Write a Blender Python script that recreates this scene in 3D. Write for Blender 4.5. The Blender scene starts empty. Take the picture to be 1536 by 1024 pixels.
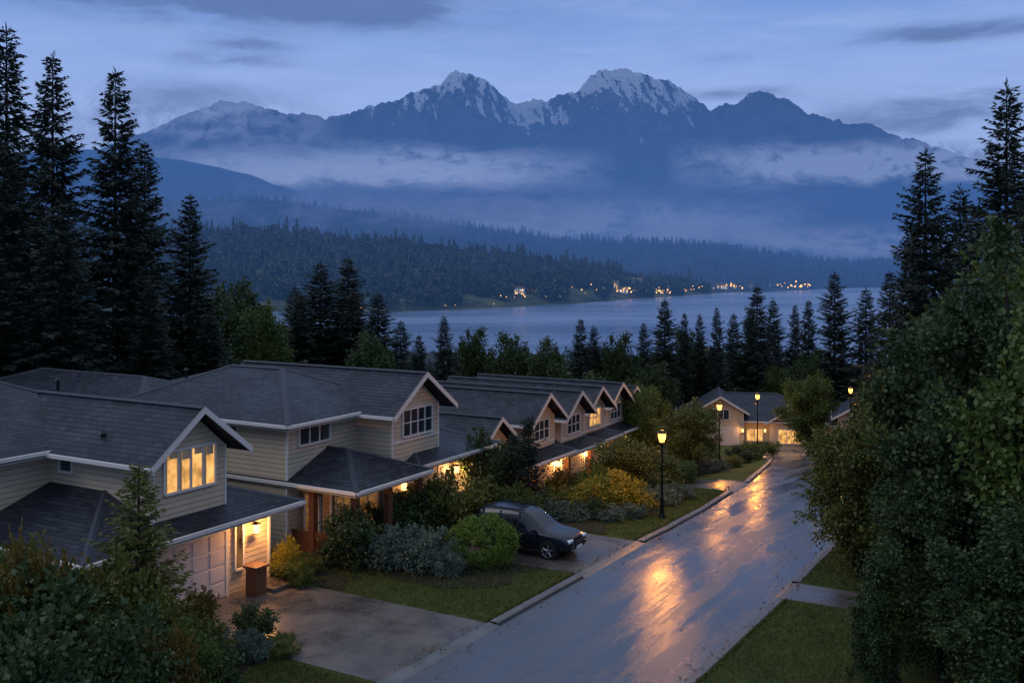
import bpy, bmesh, math, random, numpy as np
from mathutils import Vector, noise
random.seed(7)
sc = bpy.context.scene
sc.view_settings.view_transform = 'Standard'
sc.view_settings.look = 'None'
sc.view_settings.exposure = 0
ROOT = sc.collection

# ------------------------------------------------------------------ frames
C30, S30 = math.cos(math.radians(30)), 0.5
OX, OY = 3.2, 37.7                      # street datum (left kerb)
ROT = math.radians(-30)
def W(t, s): return OX + S30*s + C30*t, OY + C30*s - S30*t
def ST(x, y): return C30*(x-OX) - S30*(y-OY), S30*(x-OX) + C30*(y-OY)
def sm(a, b, v):
    u = np.clip((v-a)/(b-a), 0, 1); return u*u*(3-2*u)
def T(x, y):
    t, s = ST(np.asarray(x, float), np.asarray(y, float))
    z = np.interp(s, [-60,0,5,10,20,30,45,60,80,120,200,300,390,430,900],
                     [0,0,-.15,-.45,-1.15,-2.0,-3.6,-5.3,-9.0,-17,-25,-31,-33.6,-37,-38])
    z = z - 0.9*sm(-3, -9, t)*sm(4, 11, s)*(1-sm(60, 80, s))
    return z
def TL(s):   # left kerb
    return np.interp(s, [-60,-13,0,8,14,18,25,32,38,45,52,60,75,95], [-1.6,-.5,0,-.15,-.5,-.9,-1.6,-2.7,-3.9,-5.6,-8,-11.5,-20,-34])
RW = 6.8
# ------------------------------------------------------------------ node helpers
def mat_new(name):
    m = bpy.data.materials.new(name); m.use_nodes = True
    nt = m.node_tree; nt.nodes.clear()
    out = nt.nodes.new('ShaderNodeOutputMaterial')
    return m, nt, out
def L(nt, a, b): nt.links.new(a, b)
def setin(nt, sock, v):
    if hasattr(v, 'links'): L(nt, v, sock)
    else: sock.default_value = v
def mm(nt, op, a, b=0.0, c=None, clamp=False):
    n = nt.nodes.new('ShaderNodeMath'); n.operation = op; n.use_clamp = clamp
    setin(nt, n.inputs[0], a); setin(nt, n.inputs[1], b)
    if c is not None: setin(nt, n.inputs[2], c)
    return n.outputs[0]
def mixc(nt, f, a, b, mode='MIX'):
    n = nt.nodes.new('ShaderNodeMix'); n.data_type = 'RGBA'; n.blend_type = mode
    setin(nt, n.inputs[0], f)
    for s, v in ((n.inputs[6], a), (n.inputs[7], b)):
        if hasattr(v, 'links'): L(nt, v, s)
        else: s.default_value = (*v, 1)
    return n.outputs[2]
def nz(nt, vec, scale, detail=4, rough=.55, dist=0):
    n = nt.nodes.new('ShaderNodeTexNoise')
    if vec is not None: L(nt, vec, n.inputs['Vector'])
    n.inputs['Scale'].default_value = scale; n.inputs['Detail'].default_value = detail
    n.inputs['Roughness'].default_value = rough; n.inputs['Distortion'].default_value = dist
    return n.outputs['Fac']
def ss(nt, v, a, b):
    n = nt.nodes.new('ShaderNodeMapRange'); n.interpolation_type = 'SMOOTHSTEP'
    setin(nt, n.inputs[0], v); n.inputs[1].default_value = a; n.inputs[2].default_value = b
    return n.outputs[0]
def lin(nt, v, a, b, c, d):
    n = nt.nodes.new('ShaderNodeMapRange')
    setin(nt, n.inputs[0], v)
    for i, q in enumerate((a, b, c, d)): n.inputs[i+1].default_value = q
    return n.outputs[0]
def mapping(nt, src, loc=(0,0,0), rot=(0,0,0), scale=(1,1,1)):
    n = nt.nodes.new('ShaderNodeMapping'); L(nt, src, n.inputs[0])
    n.inputs[1].default_value = loc; n.inputs[2].default_value = rot; n.inputs[3].default_value = scale
    return n.outputs[0]
def pos(nt): return nt.nodes.new('ShaderNodeNewGeometry').outputs['Position']
def obj(nt): return nt.nodes.new('ShaderNodeTexCoord').outputs['Object']
def bump(nt, h, strength, dist=.02):
    n = nt.nodes.new('ShaderNodeBump'); L(nt, h, n.inputs['Height'])
    n.inputs['Strength'].default_value = strength; n.inputs['Distance'].default_value = dist
    return n.outputs[0]
def pbsdf(nt, col, rough=.6, spec=.5, metal=0, normal=None):
    n = nt.nodes.new('ShaderNodeBsdfPrincipled')
    if hasattr(col, 'links'): L(nt, col, n.inputs['Base Color'])
    else: n.inputs['Base Color'].default_value = (*col, 1)
    setin(nt, n.inputs['Roughness'], rough)
    n.inputs['Specular IOR Level'].default_value = spec
    n.inputs['Metallic'].default_value = metal
    if normal is not None: L(nt, normal, n.inputs['Normal'])
    return n
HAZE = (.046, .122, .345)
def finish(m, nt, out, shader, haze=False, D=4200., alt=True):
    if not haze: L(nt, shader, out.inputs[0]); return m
    # aerial haze painted in: bluish emission mixed over the surface by world distance
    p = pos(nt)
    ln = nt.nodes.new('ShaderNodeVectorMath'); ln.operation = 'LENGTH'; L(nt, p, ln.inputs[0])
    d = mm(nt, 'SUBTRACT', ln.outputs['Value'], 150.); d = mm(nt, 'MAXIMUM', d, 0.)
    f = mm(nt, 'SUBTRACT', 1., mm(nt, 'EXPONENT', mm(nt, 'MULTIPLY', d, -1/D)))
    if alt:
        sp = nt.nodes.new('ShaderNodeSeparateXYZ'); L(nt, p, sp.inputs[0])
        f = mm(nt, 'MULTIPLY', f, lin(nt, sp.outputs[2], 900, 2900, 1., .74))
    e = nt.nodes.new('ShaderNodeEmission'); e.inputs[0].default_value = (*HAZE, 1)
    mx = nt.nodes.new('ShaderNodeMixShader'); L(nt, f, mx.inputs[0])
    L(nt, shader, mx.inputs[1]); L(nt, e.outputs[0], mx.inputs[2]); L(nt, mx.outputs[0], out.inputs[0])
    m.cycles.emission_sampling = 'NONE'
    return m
def simple(name, col, rough=.6, spec=.4, metal=0, var=.15, scale=6., bmp=0.):
    m, nt, out = mat_new(name)
    f = nz(nt, obj(nt), scale, 5)
    c = mixc(nt, f, tuple(q*(1-var) for q in col), tuple(min(1, q*(1+var)) for q in col))
    nrm = bump(nt, f, bmp) if bmp else None
    return finish(m, nt, out, pbsdf(nt, c, rough, spec, metal, nrm).outputs[0])
def emis(name, col, strength, trans=0., var=0.):
    m, nt, out = mat_new(name)
    e = nt.nodes.new('ShaderNodeEmission'); e.inputs[0].default_value = (*col, 1); e.inputs[1].default_value = strength
    if var:
        f = nz(nt, obj(nt), 2.2, 2)
        L(nt, lin(nt, f, .3, .7, strength*(1-var), strength*(1+var)), e.inputs[1])
    sh = e.outputs[0]
    if trans:
        t = nt.nodes.new('ShaderNodeBsdfTransparent'); mx = nt.nodes.new('ShaderNodeMixShader')
        mx.inputs[0].default_value = trans; L(nt, sh, mx.inputs[1]); L(nt, t.outputs[0], mx.inputs[2]); sh = mx.outputs[0]
    m.cycles.emission_sampling = 'NONE'
    return finish(m, nt, out, sh)
def leafmat(name, c1, c2, haze=False, trans=.2, rough=.5, D=4200.):
    m, nt, out = mat_new(name)
    at = nt.nodes.new('ShaderNodeAttribute'); at.attribute_name = 'leaf'
    oi = nt.nodes.new('ShaderNodeObjectInfo')
    f = mm(nt, 'ADD', mm(nt, 'MULTIPLY', at.outputs['Fac'], .65), mm(nt, 'MULTIPLY', nz(nt, obj(nt), .9, 3), .5))
    f = mm(nt, 'SUBTRACT', f, .1)
    f = mm(nt, 'ADD', f, mm(nt, 'MULTIPLY', oi.outputs['Random'], .12), clamp=True)
    c = mixc(nt, f, c1, c2)
    b = pbsdf(nt, c, rough, .3)
    if trans:
        tr = nt.nodes.new('ShaderNodeBsdfTranslucent'); L(nt, c, tr.inputs[0])
        mx = nt.nodes.new('ShaderNodeMixShader'); mx.inputs[0].default_value = trans
        L(nt, b.outputs[0], mx.inputs[1]); L(nt, tr.outputs[0], mx.inputs[2]); sh = mx.outputs[0]
    else: sh = b.outputs[0]
    return finish(m, nt, out, sh, haze, D)
# ------------------------------------------------------------------ mesh helpers
def link(o, parent=None):
    ROOT.objects.link(o)
    if parent: o.parent = parent
    return o
def build(name, V, F, mats, midx=None, leaf=None, smooth=False):
    V = np.asarray(V, np.float32); F = np.asarray(F, np.int32)
    me = bpy.data.meshes.new(name); k = F.shape[1]
    me.vertices.add(len(V)); me.vertices.foreach_set('co', V.ravel())
    me.loops.add(F.size); me.loops.foreach_set('vertex_index', F.ravel())
    me.polygons.add(len(F)); me.polygons.foreach_set('loop_start', np.arange(0, F.size, k, dtype=np.int32))
    if midx is not None: me.polygons.foreach_set('material_index', np.asarray(midx, np.int32))
    me.polygons.foreach_set('use_smooth', np.full(len(F), smooth))
    for m in mats: me.materials.append(m)
    me.update(calc_edges=True)
    if leaf is not None:
        a = me.attributes.new('leaf', 'FLOAT', 'FACE'); a.data.foreach_set('value', np.asarray(leaf, np.float32))
    return me
def add(name, me, loc=(0,0,0), rot=0, scale=(1,1,1), parent=None):
    o = bpy.data.objects.new(name, me); o.location = loc; o.rotation_euler = (0,0,rot); o.scale = scale
    return link(o, parent)
def empty(name, loc, rot=0):
    o = bpy.data.objects.new(name, None); o.location = loc; o.rotation_euler = (0,0,rot); o.empty_display_size = .5
    return link(o)
def pymesh(name, V, F, mats, parent=None, loc=(0,0,0), rot=0, midx=None, smooth=False):
    me = bpy.data.meshes.new(name); me.from_pydata([tuple(map(float, v)) for v in V], [], F)
    for m in mats: me.materials.append(m)
    if midx is not None:
        for p, i in zip(me.polygons, midx): p.material_index = i
    if smooth:
        for p in me.polygons: p.use_smooth = True
    me.update()
    return add(name, me, loc, rot, (1,1,1), parent)
def grid_mesh(name, X, Y, Z, mats, smooth=True):
    n, m = X.shape
    V = np.stack([X, Y, Z], -1).reshape(-1, 3)
    i = np.arange(n*m).reshape(n, m)
    F = np.stack([i[:-1,:-1], i[:-1,1:], i[1:,1:], i[1:,:-1]], -1).reshape(-1, 4)
    return build(name, V, F, mats, smooth=smooth)
def cone(p0, p1, r0, r1, n=7):
    p0, p1 = np.array(p0, float), np.array(p1, float); d = p1-p0; d /= np.linalg.norm(d)+1e-9
    a = np.cross(d, [0.31,.95,.1]); a /= np.linalg.norm(a); b = np.cross(d, a)
    th = np.linspace(0, 2*np.pi, n, endpoint=False)
    ring = np.cos(th)[:,None]*a + np.sin(th)[:,None]*b
    V = np.vstack([p0+ring*r0, p1+ring*r1])
    F = [[i, (i+1)%n, n+(i+1)%n, n+i] for i in range(n)]
    return V, np.array(F)
class Acc:
    def __init__(s): s.V=[]; s.F=[]; s.M=[]; s.A=[]; s.n=0
    def add(s, V, F, m, a=None):
        s.V.append(V); s.F.append(F+s.n); s.n += len(V)
        s.M.append(np.full(len(F), m)); s.A.append(np.full(len(F), .5) if a is None else a)
    def out(s): return np.vstack(s.V), np.vstack(s.F), np.concatenate(s.M), np.concatenate(s.A)
def blades(P, D, Ln, Wd, rng):
    n = len(P); r = rng.normal(size=(n,3)); sd = np.cross(D, r); sd /= np.linalg.norm(sd, axis=1)[:,None]+1e-9
    mid = P + D*(Ln*.45)[:,None]
    V = np.stack([P, mid+sd*Wd[:,None], P+D*Ln[:,None], mid-sd*Wd[:,None]], 1).reshape(-1,3)
    return V, np.arange(4*n).reshape(n,4)
def conifer(seed, H, R, dw=.5, nb=8, step=.25, tw=.45, wd=.07, k=4, low=.06, trunk=True, droop=.42, power=.85, up=.18):
    rng = np.random.default_rng(seed); acc = Acc()
    if trunk:
        for a in range(6):
            V, F = cone((0,0,H*a/6), (0,0,H*(a+1)/6), .012*H*(1-a/6)+.02, .012*H*(1-(a+1)/6)+.015, 8); acc.add(V, F, 1)
    h = H*low
    sector = rng.uniform(.72, 1.12, 12)
    while h < H*.985:
        rel = h/H
        prof = (1-rel)**power
        if rel < .15: prof *= .8+.2*rel/.15
        whl = rng.uniform(.78, 1.12)
        m = max(4, int(nb*(.55+.45*(1-rel))))
        az0 = rng.uniform(0, 6.28)
        for b in range(m):
            az = az0+b*2*np.pi/m+rng.uniform(-.3,.3)
            Lb = R*prof*whl*rng.uniform(.6, 1.15)*sector[int(az/6.2832*12)%12]+.12
            if rng.random() < .07: continue
            a_, b_ = up+.45*rel, droop*(1.1-rel*.7)*rng.uniform(.7,1.3)
            f = np.arange(.10, 1.0, step/max(Lb,.3)); f = np.clip(f+rng.uniform(-.03,.03,len(f)),0.02,1)
            f = np.repeat(f, k); n = len(f)
            fw = np.array([math.cos(az), math.sin(az), 0]); pp = np.array([-fw[1], fw[0], 0])
            P = fw*(f*Lb)[:,None]; P[:,2] = h + rng.uniform(-.1,.1) + Lb*(a_*f-b_*f*f+.10*f**4)
            sg = np.where(np.arange(n)%2==0, 1., -1.)
            D = fw*rng.uniform(.35,.9,n)[:,None] + pp*(sg*rng.uniform(.35,1.,n))[:,None]
            D[:,2] = rng.uniform(-.75,.10,n)+a_*.4
            D /= np.linalg.norm(D, axis=1)[:,None]
            Ln = (tw*.42 + np.minimum(Lb*.30*(1-f), tw*1.3))*rng.uniform(.7,1.3,n)
            V, F = blades(P, D, Ln, wd*(.6+Ln), rng)
            acc.add(V, F, 0, np.clip(rng.uniform(0,.7,n)+f*.3,0,1))
            if Lb > .8 and trunk:
                V, F = cone((0,0,h), tuple(P[int(n*.6)]), .03*(1-rel)+.012, .008, 4); acc.add(V, F, 1)
        h += dw*rng.uniform(.75,1.2)*(.5+.5*(1-rel))
    P = np.zeros((14,3)); P[:,2] = H*.96+np.linspace(0,H*.035,14)
    D = rng.normal(size=(14,3))*.4; D[:,2] = .9; D/=np.linalg.norm(D,axis=1)[:,None]
    V, F = blades(P, D, np.full(14,tw*.6), np.full(14,wd*.6), rng); acc.add(V,F,0)
    return acc.out()
def broadleaf(seed, H, R, n, leaf=.16, clumps=60, base=.2, rc=.27, shell=.45, trunk=True, cone_top=0., wide=.36, lumpy=.22):
    rng = np.random.default_rng(seed); acc = Acc()
    z0 = H*base; hz = (H-z0)/2; zc = z0+hz
    d = rng.normal(size=(clumps,3)); d /= np.linalg.norm(d,axis=1)[:,None]
    r = rng.uniform(shell**2,1,clumps)**.5
    lump = 1+lumpy*np.sin(d[:,0]*5+seed)*np.cos(d[:,1]*4+d[:,2]*5+seed*2)
    ctr = d*(r*lump)[:,None]
    rcs = rc*rng.uniform(.55,1.4,clumps)
    k = (1-rcs*.8)
    ctr = ctr*k[:,None]
    taper = 1-cone_top*np.clip(ctr[:,2]*.5+.5,0,1)
    C = np.stack([ctr[:,0]*R*taper, ctr[:,1]*R*taper, zc+ctr[:,2]*hz],1)
    if trunk:
        top = (0,0,z0+hz*1.1)
        V,F = cone((0,0,-.2),(rng.uniform(-.1,.1),0,z0+.2*hz), .02*H+.03,.015*H+.02,8); acc.add(V,F,1)
        V,F = cone((0,0,z0+.2*hz),top,.015*H+.02,.008*H,8); acc.add(V,F,1)
        for i in range(0, clumps, 2):
            zz = rng.uniform(z0*.7, min(zc+hz*.3, max(C[i,2],z0)))
            V,F = cone((0,0,zz), C[i], .006*H+.01, .006, 5); acc.add(V,F,1)
    ci = rng.integers(0, clumps, n)
    g = rng.normal(size=(n,3)); g /= np.linalg.norm(g,axis=1)[:,None]
    rr = rng.uniform(0.15,1,n)**.55
    P = C[ci] + g*(rr*rcs[ci])[:,None]*np.array([R,R,max(R,hz)*.7])
    P += rng.normal(size=P.shape)*leaf*1.1
    D = g*.7+rng.normal(size=(n,3))*.6; D[:,2] -= .15; D/=np.linalg.norm(D,axis=1)[:,None]
    Ln = leaf*rng.uniform(.6,1.35,n)
    V,F = blades(P, D, Ln, Ln*wide, rng)
    cb = rng.uniform(-.3,.3,clumps)
    acc.add(V,F,0,np.clip(rng.uniform(.1,.9,n)+cb[ci],0,1))
    # sprays of leaves reaching out of the clumps
    nt_ = clumps*6
    o = C[rng.integers(0,clumps,nt_)]; ax = (o-np.array([0,0,zc-.3*hz])); ax/=np.linalg.norm(ax,axis=1)[:,None]+1e-6
    ax += rng.normal(size=ax.shape)*.35; ax[:,2]+=.15; ax/=np.linalg.norm(ax,axis=1)[:,None]
    kk = 14; q = np.tile(np.linspace(.3,1.,kk),nt_); o=np.repeat(o,kk,0); ax=np.repeat(ax,kk,0)
    lng = np.repeat(R*rc*rng.uniform(1.,1.9,nt_),kk)
    P = o+ax*(q*lng)[:,None]; P[:,2] -= (q**2)*lng*.15
    D = ax*.6+rng.normal(size=ax.shape)*.55; D/=np.linalg.norm(D,axis=1)[:,None]
    Ln = leaf*rng.uniform(.7,1.3,len(P)); V,F=blades(P,D,Ln,Ln*wide,rng)
    acc.add(V,F,0,np.clip(rng.uniform(.35,1.,len(P)),0,1))
    V,F,M,A = acc.out()
    keep = (V[F].min(axis=(1))[:,2] > -.25)
    return V,F[keep],M[keep],A[keep]
def merge(protos, P, S, rngs, SX=None):
    """scatter small tree protos into one mesh"""
    rng = np.random.default_rng(rngs); Vs=[];Fs=[];Ms=[];As=[];n=0
    for i in range(len(P)):
        V,F,M,A = protos[rng.integers(len(protos))]
        a = rng.uniform(0,6.28); c,s_ = math.cos(a),math.sin(a)
        sx = S[i]*(SX[i] if SX is not None else 1)
        Q = np.stack([(V[:,0]*c-V[:,1]*s_)*sx, (V[:,0]*s_+V[:,1]*c)*sx, V[:,2]*S[i]],1)+P[i]
        Vs.append(Q);Fs.append(F+n);n+=len(V);Ms.append(M);As.append(np.clip(A+rng.uniform(-.3,.3),0,1))
    return np.vstack(Vs),np.vstack(Fs),np.concatenate(Ms),np.concatenate(As)

# ------------------------------------------------------------------ world / sky
w = bpy.data.worlds.new("World"); sc.world = w; w.use_nodes = True
nt = w.node_tree; nt.nodes.clear()
wo = nt.nodes.new('ShaderNodeOutputWorld'); bg = nt.nodes.new('ShaderNodeBackground')
tc = nt.nodes.new('ShaderNodeTexCoord').outputs['Generated']
sp = nt.nodes.new('ShaderNodeSeparateXYZ'); L(nt, tc, sp.inputs[0])
hx = mm(nt,'SQRT', mm(nt,'ADD', mm(nt,'MULTIPLY',sp.outputs[0],sp.outputs[0]), mm(nt,'MULTIPLY',sp.outputs[1],sp.outputs[1])))
el = mm(nt,'DIVIDE', sp.outputs[2], mm(nt,'MAXIMUM',hx,.02))
az = mm(nt,'DIVIDE', sp.outputs[0], mm(nt,'MAXIMUM',sp.outputs[1],.15))
cr = nt.nodes.new('ShaderNodeValToRGB'); L(nt, lin(nt, el, -.1, 1.1, 0, 1), cr.inputs[0])
R_ = cr.color_ramp
stops = [(0.0,(.04,.055,.09)),(.08,(.18,.30,.58)),(.15,(.29,.42,.76)),(.215,(.31,.44,.80)),(.27,(.235,.375,.75)),(.315,(.155,.295,.67)),(.42,(.19,.31,.60)),(.65,(.52,.62,.84)),(1.,(.62,.72,.92))]
R_.elements[0].position=stops[0][0]; R_.elements[0].color=(*stops[0][1],1)
R_.elements[1].position=stops[-1][0]; R_.elements[1].color=(*stops[-1][1],1)
for p_,c_ in stops[1:-1]:
    e_=R_.elements.new(p_); e_.color=(*c_,1)
col = cr.outputs[0]
cm = nt.nodes.new('ShaderNodeCombineXYZ'); L(nt, az, cm.inputs[0]); L(nt, el, cm.inputs[1])
cv = mapping(nt, cm.outputs[0], scale=(3.2, 13, 1))
cn = nz(nt, cv, 1.6, 9, .64, .45)
cn2 = nz(nt, mapping(nt, cm.outputs[0], loc=(5,2,0), rot=(0,0,.05), scale=(3.6, 24, 1)), 1.5, 8, .62, .7)
def blob(a0,e0,wa,we,k):
    da = mm(nt,'DIVIDE',mm(nt,'SUBTRACT',az,a0),wa); de = mm(nt,'DIVIDE',mm(nt,'SUBTRACT',el,e0),we)
    g = mm(nt,'EXPONENT', mm(nt,'MULTIPLY', mm(nt,'ADD',mm(nt,'MULTIPLY',da,da),mm(nt,'MULTIPLY',de,de)), -1.))
    return mm(nt,'MULTIPLY',g,k)
tot = None
for q in [(-.42,.266,.28,.032,1.4),(-.20,.260,.20,.022,1.2),(-.26,.215,.055,.012,.95),(-.30,.199,.05,.008,.8),(.44,.215,.10,.010,1.2),(.50,.160,.14,.024,.9),(.40,.135,.12,.018,.7),(.22,.205,.03,.006,.6),(-.33,.165,.09,.014,.6),(-.24,.198,.05,.006,.6),(-.5,.12,.15,.03,.6),(.21,.17,.07,.007,.8),(-.05,.245,.1,.01,.35)]:
    b_ = blob(*q); tot = b_ if tot is None else mm(nt,'ADD',tot,b_)
dark = mm(nt,'MULTIPLY', tot, lin(nt, mm(nt,'ADD',mm(nt,'MULTIPLY',cn,.6),mm(nt,'MULTIPLY',cn2,.4)), .34, .60, 0, 1.2), clamp=True)
dark = ss(nt, dark, .0, 1.1)
wisp = mm(nt,'MULTIPLY', ss(nt, cn2, .38, .75), .5)
gen = mm(nt,'MULTIPLY', ss(nt, cn, .46, .72), .22)
col = mixc(nt, wisp, col, (.36,.48,.80))
col = mixc(nt, gen, col, (.14,.24,.54))
col = mixc(nt, mm(nt,'MULTIPLY',dark,.80), col, (.090,.155,.36))
sky = nt.nodes.new('ShaderNodeTexSky'); sky.sky_type='NISHITA'; sky.sun_disc=False
sky.sun_elevation=math.radians(1); sky.sun_rotation=math.radians(250); sky.ozone_density=4
addn = nt.nodes.new('ShaderNodeMix'); addn.data_type='RGBA'; addn.blend_type='ADD'; addn.inputs[0].default_value=.012
L(nt,col,addn.inputs[6]); L(nt,sky.outputs[0],addn.inputs[7])
L(nt, addn.outputs[2], bg.inputs[0]); bg.inputs[1].default_value=1.0
L(nt, bg.outputs[0], wo.inputs[0])
sun = bpy.data.lights.new('dusk_sun','SUN'); sun.energy=.55; sun.angle=math.radians(28); sun.color=(1.,.96,.96)
so = bpy.data.objects.new('dusk_sun',sun); so.rotation_euler=(math.radians(50),0,math.radians(-75)); link(so)

# ------------------------------------------------------------------ camera
cam = bpy.data.cameras.new('camera'); cam.lens=35; cam.sensor_width=36; cam.shift_y=-112/1536
cam.clip_end=60000; cam.clip_start=.5
co = bpy.data.objects.new('camera',cam); co.location=(0,0,11.5); co.rotation_euler=(math.radians(90),0,0); link(co)
sc.camera = co

# ------------------------------------------------------------------ materials
def mat_grass(name, haze=False, c=((.022,.034,.010),(.055,.070,.022))):
    m,nt,out=mat_new(name); p=pos(nt)
    f=nz(nt,p,.5,6,.65); g=nz(nt,p,22,4,.75); k=nz(nt,p,3.5,4,.7)
    f2=mm(nt,'ADD',mm(nt,'MULTIPLY',ss(nt,f,.35,.68),.4),mm(nt,'MULTIPLY',g,.55))
    f2=mm(nt,'ADD',f2,mm(nt,'MULTIPLY',mm(nt,'SUBTRACT',k,.5),.7),clamp=True)
    cc=mixc(nt,f2,*c)
    return finish(m,nt,out,pbsdf(nt,cc,.85,.15,0,bump(nt,g,1.,.10)).outputs[0],haze)
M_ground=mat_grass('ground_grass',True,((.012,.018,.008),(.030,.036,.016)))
M_lawn=mat_grass('lawn_grass',False,((.032,.052,.009),(.115,.135,.032)))
def mat_road():
    m,nt,out=mat_new('wet_asphalt'); p=pos(nt)
    q=mapping(nt,p,rot=(0,0,math.radians(30)),scale=(1,1,1))
    st=mapping(nt,q,scale=(1.5,.09,1))
    a=nz(nt,st,1.,8,.70,.1); b=nz(nt,mapping(nt,q,scale=(.9,.30,1)),.7,8,.70,.15); g=nz(nt,p,60,3,.7); k=nz(nt,p,5,5,.65)
    pud=ss(nt,mm(nt,'ADD',mm(nt,'MULTIPLY',a,.65),mm(nt,'MULTIPLY',b,.45)),.45,.68)
    rough=lin(nt,pud,0,1,.33,.13)
    rough=mm(nt,'ADD',rough,mm(nt,'MULTIPLY',mm(nt,'SUBTRACT',k,.5),.18))
    vo=nt.nodes.new('ShaderNodeTexVoronoi'); vo.feature='DISTANCE_TO_EDGE'
    L(nt,mapping(nt,q,scale=(.22,.13,.2)),vo.inputs['Vector']); vo.inputs['Scale'].default_value=1.
    vo.inputs['Randomness'].default_value=.9
    crack=ss(nt,mm(nt,'ADD',vo.outputs['Distance'],mm(nt,'MULTIPLY',k,.006)),.0,.010)
    c=mixc(nt,pud,(.078,.082,.090),(.042,.047,.058)); c=mixc(nt,mm(nt,'MULTIPLY',k,.5),c,(.045,.048,.056))
    c=mixc(nt,crack,(.018,.018,.019),c)
    h=mm(nt,'ADD',mm(nt,'MULTIPLY',g,lin(nt,pud,0,1,1,.25)),mm(nt,'MULTIPLY',k,1.2))
    return finish(m,nt,out,pbsdf(nt,c,rough,.62,0,bump(nt,h,.34,.014)).outputs[0])
M_road=mat_road()
def mat_concrete(name,c1,c2,r0=.25,r1=.5,joint=True):
    m,nt,out=mat_new(name); p=pos(nt); q=mapping(nt,p,rot=(0,0,math.radians(30)))
    a=nz(nt,p,.7,8,.72,.2); g=nz(nt,p,45,3,.7)
    c=mixc(nt,ss(nt,a,.35,.65),c1,c2); c=mixc(nt,mm(nt,'MULTIPLY',g,.35),c,tuple(k*.5 for k in c1))
    if joint:
        br=nt.nodes.new('ShaderNodeTexBrick'); L(nt,q,br.inputs[0]); br.offset=0
        br.inputs['Scale'].default_value=1; br.inputs['Mortar Size'].default_value=.012
        br.inputs['Brick Width'].default_value=2.4; br.inputs['Row Height'].default_value=2.4
        c=mixc(nt,br.outputs['Fac'],c,(.03,.03,.03))
    return finish(m,nt,out,pbsdf(nt,c,lin(nt,a,.35,.65,r0,r1),.45,0,bump(nt,g,.2,.01)).outputs[0])
M_conc=mat_concrete('wet_concrete',(.070,.060,.054),(.125,.105,.093),.18,.5)
M_kerb=mat_concrete('kerb_concrete',(.08,.08,.082),(.15,.148,.145),.4,.6,False)
M_mulch=simple('mulch',(.022,.016,.012),.9,.2,0,.6,20,.8)
def mat_roof():
    m,nt,out=mat_new('asphalt_shingles'); uv=nt.nodes.new('ShaderNodeUVMap').outputs[0]
    br=nt.nodes.new('ShaderNodeTexBrick'); L(nt,uv,br.inputs[0]); br.inputs['Scale'].default_value=1
    br.inputs['Brick Width'].default_value=.40; br.inputs['Row Height'].default_value=.20
    br.inputs['Mortar Size'].default_value=.014; br.inputs['Mortar Smooth'].default_value=.4; br.inputs['Bias'].default_value=-.1
    br.inputs['Color1'].default_value=(.009,.012,.020,1); br.inputs['Color2'].default_value=(.034,.041,.058,1)
    br.inputs['Mortar'].default_value=(.003,.004,.006,1)
    p=pos(nt); f=nz(nt,p,.6,5,.6); g=nz(nt,p,30,3)
    c=mixc(nt,lin(nt,f,.3,.7,.0,.5),br.outputs['Color'],(.012,.015,.022),'MIX')
    sv=nt.nodes.new('ShaderNodeSeparateXYZ'); L(nt,uv,sv.inputs[0])
    saw=mm(nt,'FRACT',mm(nt,'DIVIDE',sv.outputs[1],.20))
    h=mm(nt,'ADD',mm(nt,'MULTIPLY',saw,-1.),mm(nt,'MULTIPLY',g,.35)); h=mm(nt,'SUBTRACT',h,mm(nt,'MULTIPLY',br.outputs['Fac'],.6))
    return finish(m,nt,out,pbsdf(nt,c,lin(nt,f,.3,.7,.36,.6),.24,0,bump(nt,h,1.,.04)).outputs[0])
M_roof=mat_roof()
def mat_siding(name,col):
    m,nt,out=mat_new(name); p=pos(nt); sp=nt.nodes.new('ShaderNodeSeparateXYZ'); L(nt,p,sp.inputs[0])
    fr=mm(nt,'FRACT',mm(nt,'DIVIDE',sp.outputs[2],.19))
    ln=ss(nt,fr,.0,.12)
    f=nz(nt,p,1.5,5)
    c=mixc(nt,f,tuple(k*.82 for k in col),tuple(min(1,k*1.08) for k in col)); c=mixc(nt,ln,tuple(k*.3 for k in col),c)
    return finish(m,nt,out,pbsdf(nt,c,.6,.3,0,bump(nt,ln,.7,.02)).outputs[0])
M_side=mat_siding('cream_siding',(.52,.42,.30)); M_side2=mat_siding('tan_siding',(.36,.24,.14))
M_trim=simple('white_trim',(.58,.54,.50),.5,.4,0,.08)
M_garage=simple('garage_paint',(.60,.50,.45),.5,.4,0,.06)
M_wood=simple('stained_wood',(.13,.05,.025),.55,.4,0,.35,9,.2)
M_glass_dark=simple('dark_window_glass',(.02,.028,.04),.08,.8,0,.3,1.)
M_glass_lit=emis('lit_window_glass',(1.,.50,.15),.85,0,.55)
M_glass_dim=emis('dim_window_glass',(1.,.45,.15),.16,0,.7)
M_curtain=simple('curtain_cloth',(.6,.42,.25),.9,.1)
M_metal=simple('black_metal',(.012,.013,.015),.4,.5,.6,.2)
M_bark=simple('bark',(.035,.027,.022),.9,.15,0,.4,8,.6)
M_lamp=emis('lamp_glass',(1.,.42,.08),6.,.5)
M_lampw=emis('wall_lamp_glass',(1.,.52,.15),6.,.5)
M_ridge=simple('ridge_shingles',(.028,.032,.044),.5,.3,0,.3,12)

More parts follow.
